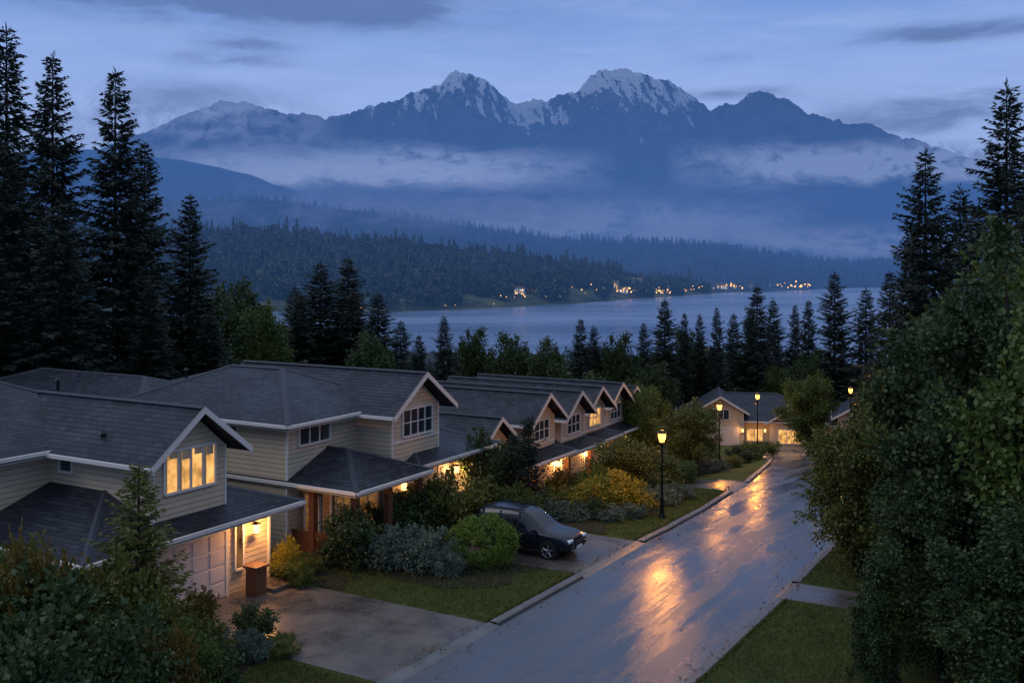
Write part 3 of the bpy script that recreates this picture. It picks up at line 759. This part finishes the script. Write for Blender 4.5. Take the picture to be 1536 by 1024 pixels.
# ------------------------------------------------------------------ vegetation prototypes
WD=M_bark
def proto(name,arr,lm): 
    V,F,M,A=arr; return build(name,V,F,[LM[lm],WD],M,A)
CON=[proto('fir_%d'%i,conifer(100+i,20,4.6,dw=.62,nb=9,step=.17,tw=.66,wd=.05,k=5,droop=.5,power=.80,up=.22),'fir') for i in range(4)]
def fir(x,y,top,R,i,name='fir_tree'):
    z=float(T(x,y))-.3; H=top-z; q=1.42*(1.25 if y>100 else 1.)
    add(name,CON[i%4],(x,y,z),i*1.7,(R*q/4.6,R*q/4.6,H/20))
firs=[(-33,65,27.2,4.4),(-34.6,75,27.6,4.2),(-27.9,70,25.3,4.3),(-26.3,58,15.4,3.6),(-24.6,76,17,3.6),(-38,68,30,4.5),(-30.6,60,19.5,4.),(-24.0,66,10.5,3.0),(-31,84,22,4.2),(-37,58,20,4.3),(-33,52,13,3.8),(-22.4,74,8,3.),(-29,56,12,3.6),
 (-21.2,110,12,3.9),(-18.6,113,12.5,4.1),(-15.6,116,8.6,3.3),(-24.4,112,9.2,3.3),(-13.4,120,5,2.4),(-22.6,106,8.6,3.),(-17.2,108,9.,3.),
 (-7.2,105,6.3,1.9),(-10.1,108,4.1,1.7),(7.6,110,5.7,2.0),(9.2,112,4.9,2.),(15.2,115,5,1.9),(18.1,118,7.6,2.6),(20.8,120,5.9,1.7),(23,122,5.8,1.7),(24.7,120,6.6,1.7),(28.5,128,5.5,2.3),
 (32,130,9,3.6),(35.4,135,7.2,3.0),(38.4,135,6.3,2.2),(40.5,125,10.8,3.3),(39.0,131,7.1,2.5),(43,121,9,3.3),(30.2,126,6.2,2.6),
 (32.4,78,20.7,4.2),(34.4,86,15.2,3.6),(30.8,62,23,4.2),(30.2,57,18.5,4.),(32.8,70,16,4.),(34.9,92,11,3.4),(36,80,18,4.4),(34,82,7,3.),(28.6,66,7,3.)]
for i,f in enumerate(firs): fir(*f,i)
BL={
 'tree_g':proto('tg',broadleaf(1,10,3.6,30000,.17,80,.10,.24),'green'),
 'tree_o':proto('to',broadleaf(2,7,2.3,18000,.13,64,.06,.25),'olive'),
 'tree_d':proto('td',broadleaf(3,8,3.2,16000,.22,64,.08,.26),'dark'),
 'big':proto('bg',broadleaf(4,12,3.4,56000,.16,110,.03,.18,.35,lumpy=.45),'dark'),
 'big2':proto('bg2',broadleaf(44,9,3.0,38000,.15,90,.03,.19,.35,lumpy=.45),'green'),
 'bush_d':proto('bd',broadleaf(5,2.2,1.2,6500,.10,44,.0,.27,.5,False,lumpy=.35),'dark'),
 'bush_g':proto('bgn',broadleaf(6,2.2,1.3,6500,.09,44,.0,.27,.5,False,lumpy=.35),'green'),
 'bush_o':proto('bo',broadleaf(7,2.2,1.3,6500,.095,44,.0,.27,.5,False,lumpy=.35),'olive'),
 'bush_y':proto('by',broadleaf(8,1.8,1.3,6000,.10,40,.0,.3,.5,False,lumpy=.35),'gold'),
 'bush_r':proto('br',broadleaf(9,2.2,1.3,6500,.09,44,.0,.26,.5,False,lumpy=.35),'rust'),
 'bush_s':proto('bs',broadleaf(10,1.0,1.2,7000,.08,60,.0,.22,.55,False),'sage'),
 'globe':proto('gl',broadleaf(11,1.9,1.35,22000,.06,170,-.06,.12,.86,False,lumpy=.04),'lime'),
 'column':proto('cl',conifer(12,5,.8,dw=.18,nb=9,step=.12,tw=.26,wd=.035,k=5,low=.01,droop=-.35,power=.55),'fir'),
 'spruce':proto('sp',conifer(13,6,2.0,dw=.24,nb=9,step=.12,tw=.3,wd=.03,k=5,low=.02,droop=.1),'olive'),
 'hedge':proto('hd',broadleaf(14,2.8,.8,16000,.06,90,-.03,.16,.7,False,.35),'dark'),
}
PS={'tree_g':(10,3.6),'tree_o':(7,2.3),'tree_d':(8,3.2),'big':(12,3.4),'big2':(9,3.),'bush_d':(2.2,1.2),'bush_g':(2.2,1.3),'bush_o':(2.2,1.3),'bush_y':(1.8,1.3),'bush_r':(2.2,1.3),'bush_s':(1.,1.2),'globe':(1.9,1.35),'column':(5,.8),'spruce':(6,2.),'hedge':(2.8,.8)}
def plant(name,kind,x,y,H,R,rot=None):
    z=float(T(x,y))+(.08 if 'tree' not in name else -.05); h0,r0=PS[kind]
    add(name,BL[kind],(x,y,z),random.uniform(0,6.28) if rot is None else rot,(R/r0,R/r0,H/h0))
for k,x,y,H,R in [('tree_d',-26.6,95,13,4.2),('tree_g',-23,90,12,3.4),('tree_d',-26,85,12,4),('tree_d',-4.5,112,10.5,2.6),('tree_d',.1,108,10,3),('tree_d',3.7,104,9.5,2.6),('tree_d',11.7,112,11,2.8),
   ('tree_d',22,124,13,3.2),('tree_g',18,120,11,3),('tree_d',-14,98,9,3),('tree_d',15,106,8,2.6),('tree_d',37,124,12,3),('tree_g',33,126,11,3),
   ('tree_g',8.4,70,6.6,2.2),('tree_o',11.9,66,5.6,2.3),('tree_g',25.0,84,7.4,2.7),('tree_d',34.6,94,7,2.6),('tree_o',5.9,53,3.9,2.1),('tree_g',10.2,76,6.5,2.2),('tree_d',6.5,78,6.5,2.6),
   ('tree_o',12.9,37,6.9,2.15),('tree_g',19.4,45,9.6,3.2),('tree_g',20.2,50,7.2,2.7),('tree_o',24.2,60,6.2,2.5),('tree_g',18.2,33,14.2,3.8),('tree_d',24.6,52,12,4),('tree_d',16.5,40,9,3.0)]:
    plant('broadleaf_tree',k,x,y,H,R)
plant('broadleaf_tree','big',13.7,27.,11.6,3.3,.6); plant('broadleaf_tree','big2',14.8,23.8,11.5,3.2,2.2); plant('broadleaf_tree','big',12.4,23.8,6.4,2.3,4.); plant('broadleaf_tree','big',11.9,27.5,6.0,2.1,3.)
plant('arborvitae_shrub','hedge',9.7,26.6,2.9,.8)
# shrubs
for k,x,y,H,R in [('globe',-1.1,38.2,1.85,1.35),('bush_s',-4.6,37.9,1.35,1.3),('bush_s',-3.3,37.5,1.3,1.3),('bush_s',-2.5,36.9,.8,.8),('bush_d',-6.2,37.9,2.5,1.2),('bush_d',-3.9,42.0,2.4,1.5),('bush_o',-2.4,42.3,2.9,1.6),('bush_d',-4.9,40.9,2.0,1.1),
   ('bush_d',-1.3,47.4,4.3,1.7),('bush_g',.2,44.6,1.9,1.2),('bush_y',4.3,48,1.9,1.4),('bush_y',5.6,49,1.7,1.2),('bush_o',3.4,50.4,1.5,1.),('bush_d',3.8,46.6,1.1,.7),('bush_o',3.0,49.4,1.4,.9),('bush_r',2.9,52,2.3,1.1),('bush_o',1.9,53,1.8,1.),('bush_g',4.6,51,2.3,1.3),
   ('bush_s',1.6,46.5,.8,1.1),('bush_s',2.9,46.2,.7,1.0),('bush_s',4.6,46.2,.6,.9),('bush_s',5.6,47,.6,.8),('bush_s',7.6,51,.8,1.1),('bush_s',8.8,53,.7,1.),('bush_g',7.4,54,1.2,1.),('bush_s',6.4,50.5,.7,.9),('bush_d',1.2,48.4,1.3,1.),
   ('bush_g',2.,50.2,1.4,1.1),('bush_o',-.3,50,2.2,1.2),('bush_o',8.,57,2.4,1.7),('bush_g',10.,60,1.6,1.4),('bush_s',12.5,66.5,.8,1.2),('bush_s',13.8,67.5,.8,1.2),('bush_o',15.6,71,1.0,.9),('bush_d',14,74,1.6,1.3),('bush_d',18,79,1.5,1.3),('bush_g',20,84,1.6,1.4),
   ('bush_y',-8.35,36.6,1.35,.6),('bush_o',-7.9,36.0,1.0,.6),('bush_o',-7.5,36.9,.9,.55),('bush_g',-7.6,35.6,.8,.55),
   ('bush_d',-7.9,30.3,1.25,.72),('bush_s',-7.6,29.0,.75,.6),('bush_s',-8.4,28.3,.9,.7),('bush_g',-6.9,29.9,.45,.4),('bush_o',-6.6,29.2,.5,.5),('bush_o',-8.7,27.0,2.1,1.1),('bush_r',-9.2,28.6,2.2,1.0),
   ('bush_d',-11.6,24.2,4.3,2.3),('bush_o',-10.0,25.4,3.9,1.5),('bush_d',-9.0,23.2,3.6,1.5),('bush_g',-13.5,25,4.4,2.),('bush_d',-10.5,21.5,3.9,1.9),('bush_g',-8.3,24.5,2.7,1.1),('bush_o',-12.3,26.5,4.2,1.7),('bush_d',-7.6,22.4,1.7,1.1),('bush_r',-12.,25.0,4.6,1.2),('bush_d',-8.0,25.9,1.9,1.),('bush_r',-8.1,23.6,2.9,.8),
   ('bush_g',23,90,1.4,1.4),('bush_d',28.2,92,1.4,1.2),('bush_g',17,98,2,1.8),('bush_d',33,96,2.0,1.6),('bush_o',13.9,36.6,3.4,1.7),('bush_g',14.9,38.8,3.4,2.2),('bush_g',16.3,43,3.5,2.2),('bush_o',17.6,46.5,3.2,2.2),('bush_g',19.4,52,3,2),('bush_d',13.0,31,3.2,1.9),('bush_g',12.1,29.5,2.6,1.4)]:
    plant('shrub',k,x,y,H,R)
plant('columnar_cypress','column',.75,45.8,4.7,.95); plant('columnar_cypress','column',.1,46.8,3.9,.9)
plant('young_spruce','spruce',-10.2,27.2,5.9,2.3)

# grass blades on the verges, fallen leaves
rng=np.random.default_rng(21)
def onlawn(n,s0,s1,a,b):
    s=rng.uniform(s0,s1,n); k=rng.random(n); lo=np.array([a(q) for q in s]); hi=np.array([b(q) for q in s]); t=lo+(hi-lo)*k
    x,y=W(t,s); return np.stack([x,y,T(x,y)+.085],1)
kk0=lambda s:TL(s)-.33; kk1=lambda s:TL(s)+RW+.33
P=np.vstack([onlawn(17000,-7.0,-1.1,lambda s:-9.5,kk0),onlawn(7000,-16,-12.6,lambda s:-4.5,kk0),onlawn(14000,4.8,20,lambda s:-4,kk0),onlawn(16000,-14,0,kk1,lambda s:TL(s)+RW+4.5),onlawn(9000,2.4,12,kk1,lambda s:TL(s)+RW+3),
   onlawn(2500,-7.0,-1.1,lambda s:TL(s)-.40,kk0),onlawn(3500,4.8,20,lambda s:TL(s)-.40,kk0),onlawn(2500,-14,0,kk1,lambda s:TL(s)+RW+.4)])
D=rng.normal(size=P.shape)*.45; D[:,2]=1; D/=np.linalg.norm(D,axis=1)[:,None]
V,F=blades(P,D,rng.uniform(.05,.13,len(P)),np.full(len(P),.013),rng)
M_gb=leafmat('grass_blades',(.030,.050,.010),(.13,.15,.035),False,.2)
add('grass',build('grass',V,F,[M_gb],None,rng.random(len(F))))
s=rng.uniform(-14,30,900); t=np.array([TL(q) for q in s])+np.where(rng.random(900)<.55,rng.exponential(.35,900)-.6,RW-rng.exponential(.5,900)+.5)
x,y=W(t,s); P=np.stack([x,y,T(x,y)+np.where((t>np.array([TL(q) for q in s]))&(t<np.array([TL(q)+RW for q in s])),.035,.14)],1)
D=rng.normal(size=P.shape); D[:,2]*=.15; D/=np.linalg.norm(D,axis=1)[:,None]
V,F=blades(P,D,rng.uniform(.05,.12,900),rng.uniform(.02,.045,900),rng)
add('fallen_leaves',build('fallen_leaves',V,F,[leafmat('leaf_litter',(.06,.03,.01),(.26,.12,.03),False,.1)],None,rng.random(len(F))))

# mid-distance woodland on the slope down to the lake (one mass)
rng=np.random.default_rng(5)
lodc=[conifer(200+i,12,3.6,dw=.7,nb=7,step=.5,tw=.9,wd=.15,k=3,trunk=False) for i in range(3)]
lodb=[broadleaf(210+i,8,3.6,800,.55,36,.0,.28,.5,False) for i in range(3)]
Pts=[];S=[];tries=0
while len(Pts)<1000 and tries<30000:
    tries+=1
    y=rng.uniform(98,420); x=rng.uniform(-.60,.60)*y
    t,s=ST(x,y)
    if s<62 or s>376: continue
    if y<124 and -6<x<56: continue
    z=float(T(x,y)); r=x/y
    lim=np.interp(r,[-.6,-.22,-.14,-.12,.0,.04,.12,.24,.34,.6],[.03,.05,.065,.088,.088,.080,.070,.060,.05,.03])
    hmax=11.5-lim*y-z
    if hmax<3.5: continue
    Pts.append((x,y,z-.3)); S.append(min(hmax,15)*rng.uniform(.6,1.0))
Pts=np.array(Pts);S=np.array(S); half=rng.random(len(S))<.5
V,F,M,A=merge(lodc,Pts[half],S[half]/12,1); add('woodland_conifers',build('woodland_conifers',V,F,[LM['firfar'],WD],M,A))
V,F,M,A=merge(lodb,Pts[~half],S[~half]/8*.8,2); add('woodland_broadleaves',build('woodland_broadleaves',V,F,[LM['farleaf'],WD],M,A))

# ------------------------------------------------------------------ lake
m,nt,out=mat_new('lake_water'); p=pos(nt)
r1=nz(nt,mapping(nt,p,scale=(.05,.14,.1)),1.,5,.6); r2=nz(nt,mapping(nt,p,scale=(.4,1.1,1)),1.,4,.6); big=nz(nt,mapping(nt,p,scale=(.0025,.011,1)),1.,5,.62,.6)
hh=mm(nt,'ADD',mm(nt,'MULTIPLY',r1,2.),mm(nt,'MULTIPLY',r2,.4))
b=pbsdf(nt,mixc(nt,ss(nt,big,.35,.65),(.065,.105,.18),(.14,.19,.30)),lin(nt,big,.35,.65,.14,.32),.6,0,bump(nt,hh,.30,.8))
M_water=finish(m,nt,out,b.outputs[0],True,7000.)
xs=np.linspace(-2500,3500,60); ys=np.linspace(250,3200,60); X,Y=np.meshgrid(xs,ys)
add('lake',grid_mesh('lake',X,Y,X*0-33.5,[M_water]))

# ------------------------------------------------------------------ far shore & hills
SHX=[-1600,-296,-124,-48,65,184,351,611,900,1300,2600]; SHY=[1010,985,988,1066,1179,1430,1680,1976,2300,2500,2600]
foot=lambda x:np.interp(x,SHX,SHY)+14*np.sin(np.asarray(x)*.021)+8*np.sin(np.asarray(x)*.053)
def nf(x,y,s): return np.sin(x/s+1.3*np.sin(y/s*.7))*np.cos(y/s*1.1+1.7*np.sin(x/s*.6))
ZA=lambda x:np.interp(x,[-900,-508,-418,-318,-218,-148,-68,-8,82,132,182,232,400,3000],[66,55,55,52,41,36,24,17,5,-6,-15,-22,-29,-30])
def HA(x,y):
    x=np.asarray(x,float);y=np.asarray(y,float)
    yf=foot(x); yc=np.maximum(1493,yf+200); u=np.clip((y-yf)/(yc-yf),-.3,1)
    z=-34.6+(ZA(x)+34.6)*np.sign(u)*np.abs(u)**.85+np.where(u>0,1.2,0)
    z=z-np.clip((y-yc)/500,0,1)*np.maximum(0,(ZA(x)+20))*.8
    return z+2.5*nf(x,y,60)*np.clip(u*3,0,1)
ZB=lambda x:np.interp(x,[-2400,-1016,-736,-336,-136,164,464,664,864,1064,1464,3000],[235,205,203,166,136,88,84,62,38,28,26,20])
def HB(x,y):
    x=np.asarray(x,float);y=np.asarray(y,float)
    yf=np.maximum(1700,foot(x)+5); u=np.clip((y-yf)/(2986-yf),-.1,1)
    z=-34+(ZB(x)+34)*np.sign(u)*np.abs(u)**1.05+np.where(u>0,1.,0)
    z=z-np.clip((y-2986)/900,0,1)*(ZB(x)+20)*.8
    return z+9*nf(x,y,170)*np.clip(u*3,0,1)
def hill_mat(name,c1,c2,sc_,D=4200.):
    m,nt,out=mat_new(name); p=pos(nt); f=nz(nt,p,sc_,6,.65)
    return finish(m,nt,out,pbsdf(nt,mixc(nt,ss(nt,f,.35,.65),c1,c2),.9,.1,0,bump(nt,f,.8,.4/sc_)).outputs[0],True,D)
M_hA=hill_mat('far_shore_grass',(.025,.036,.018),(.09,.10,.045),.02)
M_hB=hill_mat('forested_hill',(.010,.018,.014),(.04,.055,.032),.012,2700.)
X,K=np.meshgrid(np.linspace(-1500,2600,260),np.linspace(-.08,1.9,60)); Yb=foot(X); Y=Yb+K*500
add('far_shore',grid_mesh('far_shore',X,Y,HA(X,Y),[M_hA]))
X,K=np.meshgrid(np.linspace(-2600,3000,220),np.linspace(0,1,70)); Y=np.maximum(1700,foot(X)+5)-20+K*(3900-np.maximum(1700,foot(X)+5))
add('forested_hill',grid_mesh('forested_hill',X,Y,HB(X,Y),[M_hB]))
X,Y=np.meshgrid(np.linspace(-5200,6000,400),np.linspace(4200,7200,50))
zc=np.interp(X,[-4500,-2900,-2472,-2152,-1872,-1592,-1272,-992,-672,-272,600,2200,5000],[560,690,730,668,642,575,445,335,250,180,140,110,100])
u=np.clip((Y-4200)/(5972-4200),0,1); Z=-40+(zc+40)*u**.9-np.clip((Y-5972)/1200,0,1)*zc*.8+18*nf(X,Y,230)*u+7*nf(X,Y,70)*u
add('hazy_hill',grid_mesh('hazy_hill',X,Y,Z,[M_hB]))
def tiny(seed,n=7,m=6):
    rng=np.random.default_rng(seed);acc=Acc()
    for i in range(n):
        h=.08+.88*i/n; r=.19*(1-h)**.8+.01; z=h
        for j in range(m):
            a=j*6.283/m+rng.uniform(0,1); R2=r*rng.uniform(.7,1.25)
            p=np.array([[0,0,z+.17],[R2*math.cos(a-.5)*.75,R2*math.sin(a-.5)*.75,z],[R2*math.cos(a),R2*math.sin(a),z-.03],[R2*math.cos(a+.5)*.75,R2*math.sin(a+.5)*.75,z]])
            acc.add(p,np.array([[0,1,2,3]]),0,np.array([rng.uniform(0,1)]))
    return acc.out()
tinc=[tiny(i) for i in range(4)]; tinc2=[tiny(10+i,4,4) for i in range(3)]
tinb=[broadleaf(30+i,1.,.5,150,.16,16,.0,.3,.5,False) for i in range(3)]
rng=np.random.default_rng(11)
def scat(n,xr,yfun,H,cond=None):
    P=[]
    while len(P)<n:
        x=rng.uniform(*xr); y=yfun(x)
        if cond is not None and not cond(x,y): continue
        P.append((x,y,float(H(x,y))-.5))
    return np.array(P)
def patchy(P,s): return np.array([.80+.55*noise.noise(Vector((a/s,b/s,2.2))) for a,b,_ in P])
def yA(x):
    f=float(foot(x)); return f+12+(max(1540,f+230)-f)*rng.random()**.85
PA=scat(4200,(-900,330),yA,HA,lambda x,y: not(x>-10 and y-float(foot(x))<80 and math.sin(x*.09)>-.5))
dd=(PA[:,1]-foot(PA[:,0])); isb=(rng.random(len(PA))<np.clip(.95-dd/330,.25,.85))
clear=(np.sin(PA[:,0]*.035)*np.sin(PA[:,1]*.05)>.55)&(dd<120)
PA=PA[~clear];isb=isb[~clear]
V,F,M,A=merge(tinc,PA[~isb],rng.uniform(13,33,(~isb).sum())*patchy(PA[~isb],45),3,rng.uniform(1.,1.7,(~isb).sum())); add('far_shore_forest',build('far_shore_forest',V,F,[LM['firfar'],WD],M,A))
V,F,M,A=merge(tinb,PA[isb],rng.uniform(9,18,isb.sum()),4,rng.uniform(.8,1.2,isb.sum())); add('far_shore_broadleaves',build('far_shore_broadleaves',V,F,[LM['farleaf'],WD],M,A))
def yB(x):
    f=max(1700,float(foot(x))+5); return f+15+(3020-f-15)*rng.random()**1.0
PB=scat(9000,(-1500,1700),yB,HB)
V,F,M,A=merge(tinc2,PB,rng.uniform(13,34,len(PB))*patchy(PB,90),5,rng.uniform(1.3,2.6,len(PB))); add('hill_forest',build('hill_forest',V,F,[LM['firhill'],WD],M,A))

# lakeside town
M_tw=[simple('town_wall_%d'%i,c,.7) for i,c in enumerate([(.7,.7,.7),(.45,.40,.35),(.6,.57,.50)])]
M_trf=simple('town_roof',(.11,.11,.13),.7); M_tl=emis('town_window',(1.,.55,.22),1.5)
def townb(x,y,wd,dp,ht,i):
    z=max(float(HA(x,y)),-33)+0.5; e=empty('lakeside_building',(x,y,z),rng.uniform(-.4,.4))
    pymesh('walls',[(-wd,-dp,-3),(wd,-dp,-3),(wd,dp,-3),(-wd,dp,-3),(-wd,-dp,ht),(wd,-dp,ht),(wd,dp,ht),(-wd,dp,ht)],[[0,1,5,4],[1,2,6,5],[2,3,7,6],[3,0,4,7]],[M_tw[i%3]],e)
    o=1.08
    pymesh('roof',[(-wd*o,-dp*o,ht),(wd*o,-dp*o,ht),(wd*o,dp*o,ht),(-wd*o,dp*o,ht),(-wd*o*.9,0,ht+dp*.6),(wd*o*.9,0,ht+dp*.6)],[[0,1,5,4],[1,2,5],[2,3,4,5],[3,0,4]],[M_trf],e)
    V=[];F=[]
    for k in range(int(wd/1.6)):
        for zz in np.arange(1.2,ht-1.5,3.):
            if rng.random()<.45:
                a=-wd+1.6+k*3.2; n=len(V); V+=[(a,-dp-.06,zz),(a+1.5,-dp-.06,zz),(a+1.5,-dp-.06,zz+1.4),(a,-dp-.06,zz+1.4)]; F.append([n,n+1,n+2,n+3])
    if F: pymesh('windows',V,F,[M_tl],e)
TB=[(5,1215,9,6,5),(22,1235,7,6,4),(60,1300,6,5,5),(150,1480,9,7,6),(172,1500,16,8,8),(188,1530,12,7,13),(205,1545,8,6,6),(235,1600,9,6,5),(262,1640,8,6,6),(300,1700,9,7,5),(330,1745,8,7,5),(220,1640,12,6,10),(380,1800,9,7,6),(520,1960,12,8,6),(560,2010,9,7,6),(120,1400,7,6,5),(245,1660,12,8,8),(285,1720,9,7,6),(160,1450,8,6,5),(195,1490,10,6,5),(415,1830,9,7,6),(450,1880,9,7,5),(600,2040,10,7,6)]
for i,(x,y,a,b,c) in enumerate(TB): townb(x,max(y,float(foot(x))+16),a,b,c,i)
P=[]
for _ in range(170):
    x=rng.choice([rng.normal(8,12),rng.normal(165,28),rng.normal(180,30),rng.normal(265,45),rng.normal(250,60),rng.normal(570,25),rng.uniform(40,420)]); f=float(foot(x)); y=f+rng.choice([5,8,14,40,90])+rng.uniform(0,30)
    P.append((x,y,max(float(HA(x,y)),-33)+rng.uniform(4,11)))
for x in (-150,-128,-110,-70,-60,-420,-300,-20): P.append((x,float(foot(x))+10,-29))
acc=Acc()
for p in P:
    r=rng.uniform(.4,1.2)**1.2*(p[1]/1500)*1.08; V,F=cone((p[0],p[1],p[2]-r),(p[0],p[1],p[2]),.1*r,r,6); acc.add(V,F,0); V,F=cone((p[0],p[1],p[2]),(p[0],p[1],p[2]+r),r,.1*r,6); acc.add(V,F,0)
V,F,M,A=acc.out(); add('town_lights',build('town_lights',V,F,[emis('town_light',(1.,.46,.15),2.8)]))

# ------------------------------------------------------------------ mountains
SK=[(-9500,500),(-8200,900),(-6800,1500),(-5600,1980),(-5180,2150),(-4780,2350),(-4380,2470),(-4180,2500),(-3900,2460),(-3680,2400),(-3380,2300),(-3180,2325),(-2950,2270),(-2780,2220),(-2580,2280),(-2380,2350),(-2000,2440),(-1680,2550),(-1400,2650),(-1280,2700),(-1100,2770),(-1030,2800),(-930,2900),(-850,2925),(-760,2905),(-640,2890),(-520,2850),(-480,2865),(-330,2750),(-180,2620),(-80,2520),(0,2480),(100,2440),(320,2520),(420,2500),(520,2490),(640,2540),(770,2600),(900,2620),(970,2610),(1050,2720),(1120,2800),(1180,2880),(1320,2940),(1450,2960),(1600,3000),(1750,2975),(1850,2940),(2000,2900),(2200,2830),(2350,2800),(2520,2700),(2680,2600),(2850,2460),(2970,2360),(3120,2400),(3250,2440),(3400,2500),(3550,2580),(3720,2640),(3850,2600),(4070,2550),(4250,2440),(4420,2330),(4620,2280),(4820,2200),(5100,2170),(5320,2150),(5550,2060),(5720,2000),(6000,1920),(6320,1800),(6700,1690),(7300,1500),(8200,1200),(9800,800)]
kx=np.array([a for a,b in SK]);kz=np.array([b for a,b in SK])
xs=np.linspace(-9500,9800,1200); us=np.concatenate([np.linspace(0,.55,50,endpoint=False),np.linspace(.55,1,120),[1.03,1.08,1.2]])
X,U=np.meshgrid(xs,us); Y=9000+5930*U
Z=np.zeros_like(X); SN=np.zeros_like(X)
crest=np.interp(xs,kx,kz)
for j in range(len(xs)):
    x=xs[j]
    crest[j]+=45*noise.fractal(Vector((x/170,4.2,0)),.8,2.1,6)
for i in range(len(us)):
    u=us[i]
    yy=9000+5930*u
    amp=min(1,u*1.6)*max(0.,1-u)**.45; amp2=min(1,u*1.5)*(1 if u<.97 else .3)
    for j in range(len(xs)):
        x=xs[j]
        if u<=1: base=-60+(crest[j]+60)*(u**1.25)
        else: base=crest[j]*(1-(u-1)*2.5)
        n1=noise.ridged_multi_fractal(Vector((x/1100+yy/6000,yy/2600,3.1)),1.,2.1,5,1.,2.)
        n2=noise.ridged_multi_fractal(Vector((x/330,yy/620,7.7)),.8,2.1,4,1.,2.)
        z=base+(n1-1.25)*430*amp+(n2-1.2)*95*amp2
        Z[i,j]=z
        st=noise.fractal(Vector((x/110+z/480,z/330,1.7)),.4,2.1,5); br=noise.fractal(Vector((x/600,z/450,9.)),.7,2.,2)
        gul=math.exp(-((x-300)/320)**2)
        z0=2520-380*gul-170*math.exp(-((x-1700)/850)**2)-80*math.exp(-((x+600)/700)**2)+260*(x<-2100)+500*(abs(x)>4200)+330*(x>3000)
        SN[i,j]=max(0,min(1,.42+st*1.15+br*.45+(z-z0)/560-.12*(n2-1.2)+.6*gul*(z>2020)))
m,nt,out=mat_new('mountain_rock'); p=pos(nt)
at=nt.nodes.new('ShaderNodeAttribute'); at.attribute_name='snow'
f=nz(nt,p,.004,8,.7); f2=nz(nt,p,.014,6,.7)
c=mixc(nt,ss(nt,f,.35,.65),(.02,.027,.035),(.14,.145,.16))
snf=ss(nt,mm(nt,'ADD',at.outputs['Fac'],mm(nt,'MULTIPLY',mm(nt,'SUBTRACT',f2,.5),1.3)),.48,.74)
c=mixc(nt,snf,c,(.92,.94,.96))
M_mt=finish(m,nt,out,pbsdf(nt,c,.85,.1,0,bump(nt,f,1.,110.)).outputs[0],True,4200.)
me=grid_mesh('mountain_range',X,Y,Z,[M_mt]); a=me.attributes.new('snow','FLOAT','POINT'); a.data.foreach_set('value',SN.ravel().astype(np.float32))
add('mountain_range',me)

# ------------------------------------------------------------------ mist banks (see-through sheets, their pale light painted in as emission)
def mist(x0,x1,y,z0,z1,col,k,seed,sx=3.,sy=1.,lo=.40,hi=.64):
    m,nt,out=mat_new('mist'); uv=nt.nodes.new('ShaderNodeUVMap').outputs[0]
    sp=nt.nodes.new('ShaderNodeSeparateXYZ'); L(nt,uv,sp.inputs[0])
    def edge(v,p): return mm(nt,'POWER',mm(nt,'MULTIPLY',mm(nt,'MULTIPLY',v,mm(nt,'SUBTRACT',1.,v)),4.),p)
    n=nz(nt,mapping(nt,uv,loc=(seed*3.1,seed,0),scale=(sx,sy,1)),1.6,8,.6,.7)
    n2=nz(nt,mapping(nt,uv,loc=(seed,seed*2,0),scale=(sx*4,sy*2.5,1)),2.,6,.62,.5)
    # the bank's mid-line and edges wander so it has no straight top
    vv=mm(nt,'ADD',sp.outputs[1],mm(nt,'MULTIPLY',mm(nt,'SUBTRACT',n,.5),.9),clamp=True)
    a=mm(nt,'MULTIPLY',edge(sp.outputs[0],.8),mm(nt,'MULTIPLY',edge(vv,1.6),edge(sp.outputs[1],.5)))
    a=mm(nt,'MULTIPLY',a,ss(nt,mm(nt,'ADD',mm(nt,'MULTIPLY',n,.55),mm(nt,'MULTIPLY',n2,.45)),lo,hi)); a=mm(nt,'MULTIPLY',a,k,clamp=True)
    e=nt.nodes.new('ShaderNodeEmission'); e.inputs[0].default_value=(*col,1); t=nt.nodes.new('ShaderNodeBsdfTransparent')
    mx=nt.nodes.new('ShaderNodeMixShader'); L(nt,a,mx.inputs[0]); L(nt,t.outputs[0],mx.inputs[1]); L(nt,e.outputs[0],mx.inputs[2]); L(nt,mx.outputs[0],out.inputs[0])
    m.cycles.emission_sampling='NONE'
    U,Vv=np.meshgrid(np.linspace(0,1,24),np.linspace(0,1,6))
    X=x0+(x1-x0)*U; Y=y+(U-.5)**2*1500+Vv*200; Z=z0+(z1-z0)*Vv
    me=grid_mesh('mist_bank',X,Y,Z,[m]); uvl=me.uv_layers.new(name='UVMap')
    uvs=np.stack([U,Vv],-1).reshape(-1,2); li=np.zeros(len(me.loops),np.int32); me.loops.foreach_get('vertex_index',li)
    uvl.data.foreach_set('uv',uvs[li].ravel().astype(np.float32)); add('mist_bank',me)
mist(-3600,900,8000,600,1080,(.165,.25,.50),1.4,1,3,1.,.32,.56)
mist(-2600,300,7800,600,900,(.20,.285,.54),1.4,2,4,1.2,.34,.56)
mist(-4200,-1500,8400,850,1750,(.17,.25,.51),1.0,3,2,1.2,.34,.60)
mist(1300,5000,8000,600,1120,(.165,.245,.49),1.5,4,3,1.,.33,.56)
mist(-2600,2800,7400,60,700,(.085,.16,.40),1.0,5,3,1.2,.36,.60)
mist(-1300,1600,4600,80,360,(.11,.185,.41),1.4,6,4,1.,.34,.58)
mist(100,2700,4300,-10,240,(.11,.18,.40),1.3,7,3,1.,.34,.58)
mist(-2300,1000,5300,100,560,(.085,.15,.37),1.0,8,3,1.2,.36,.60)
mist(-1500,300,2400,70,230,(.07,.125,.31),.8,9,4,1.,.38,.60)
print('objects',len(bpy.data.objects),'polys',sum(len(m.polygons) for m in bpy.data.meshes))
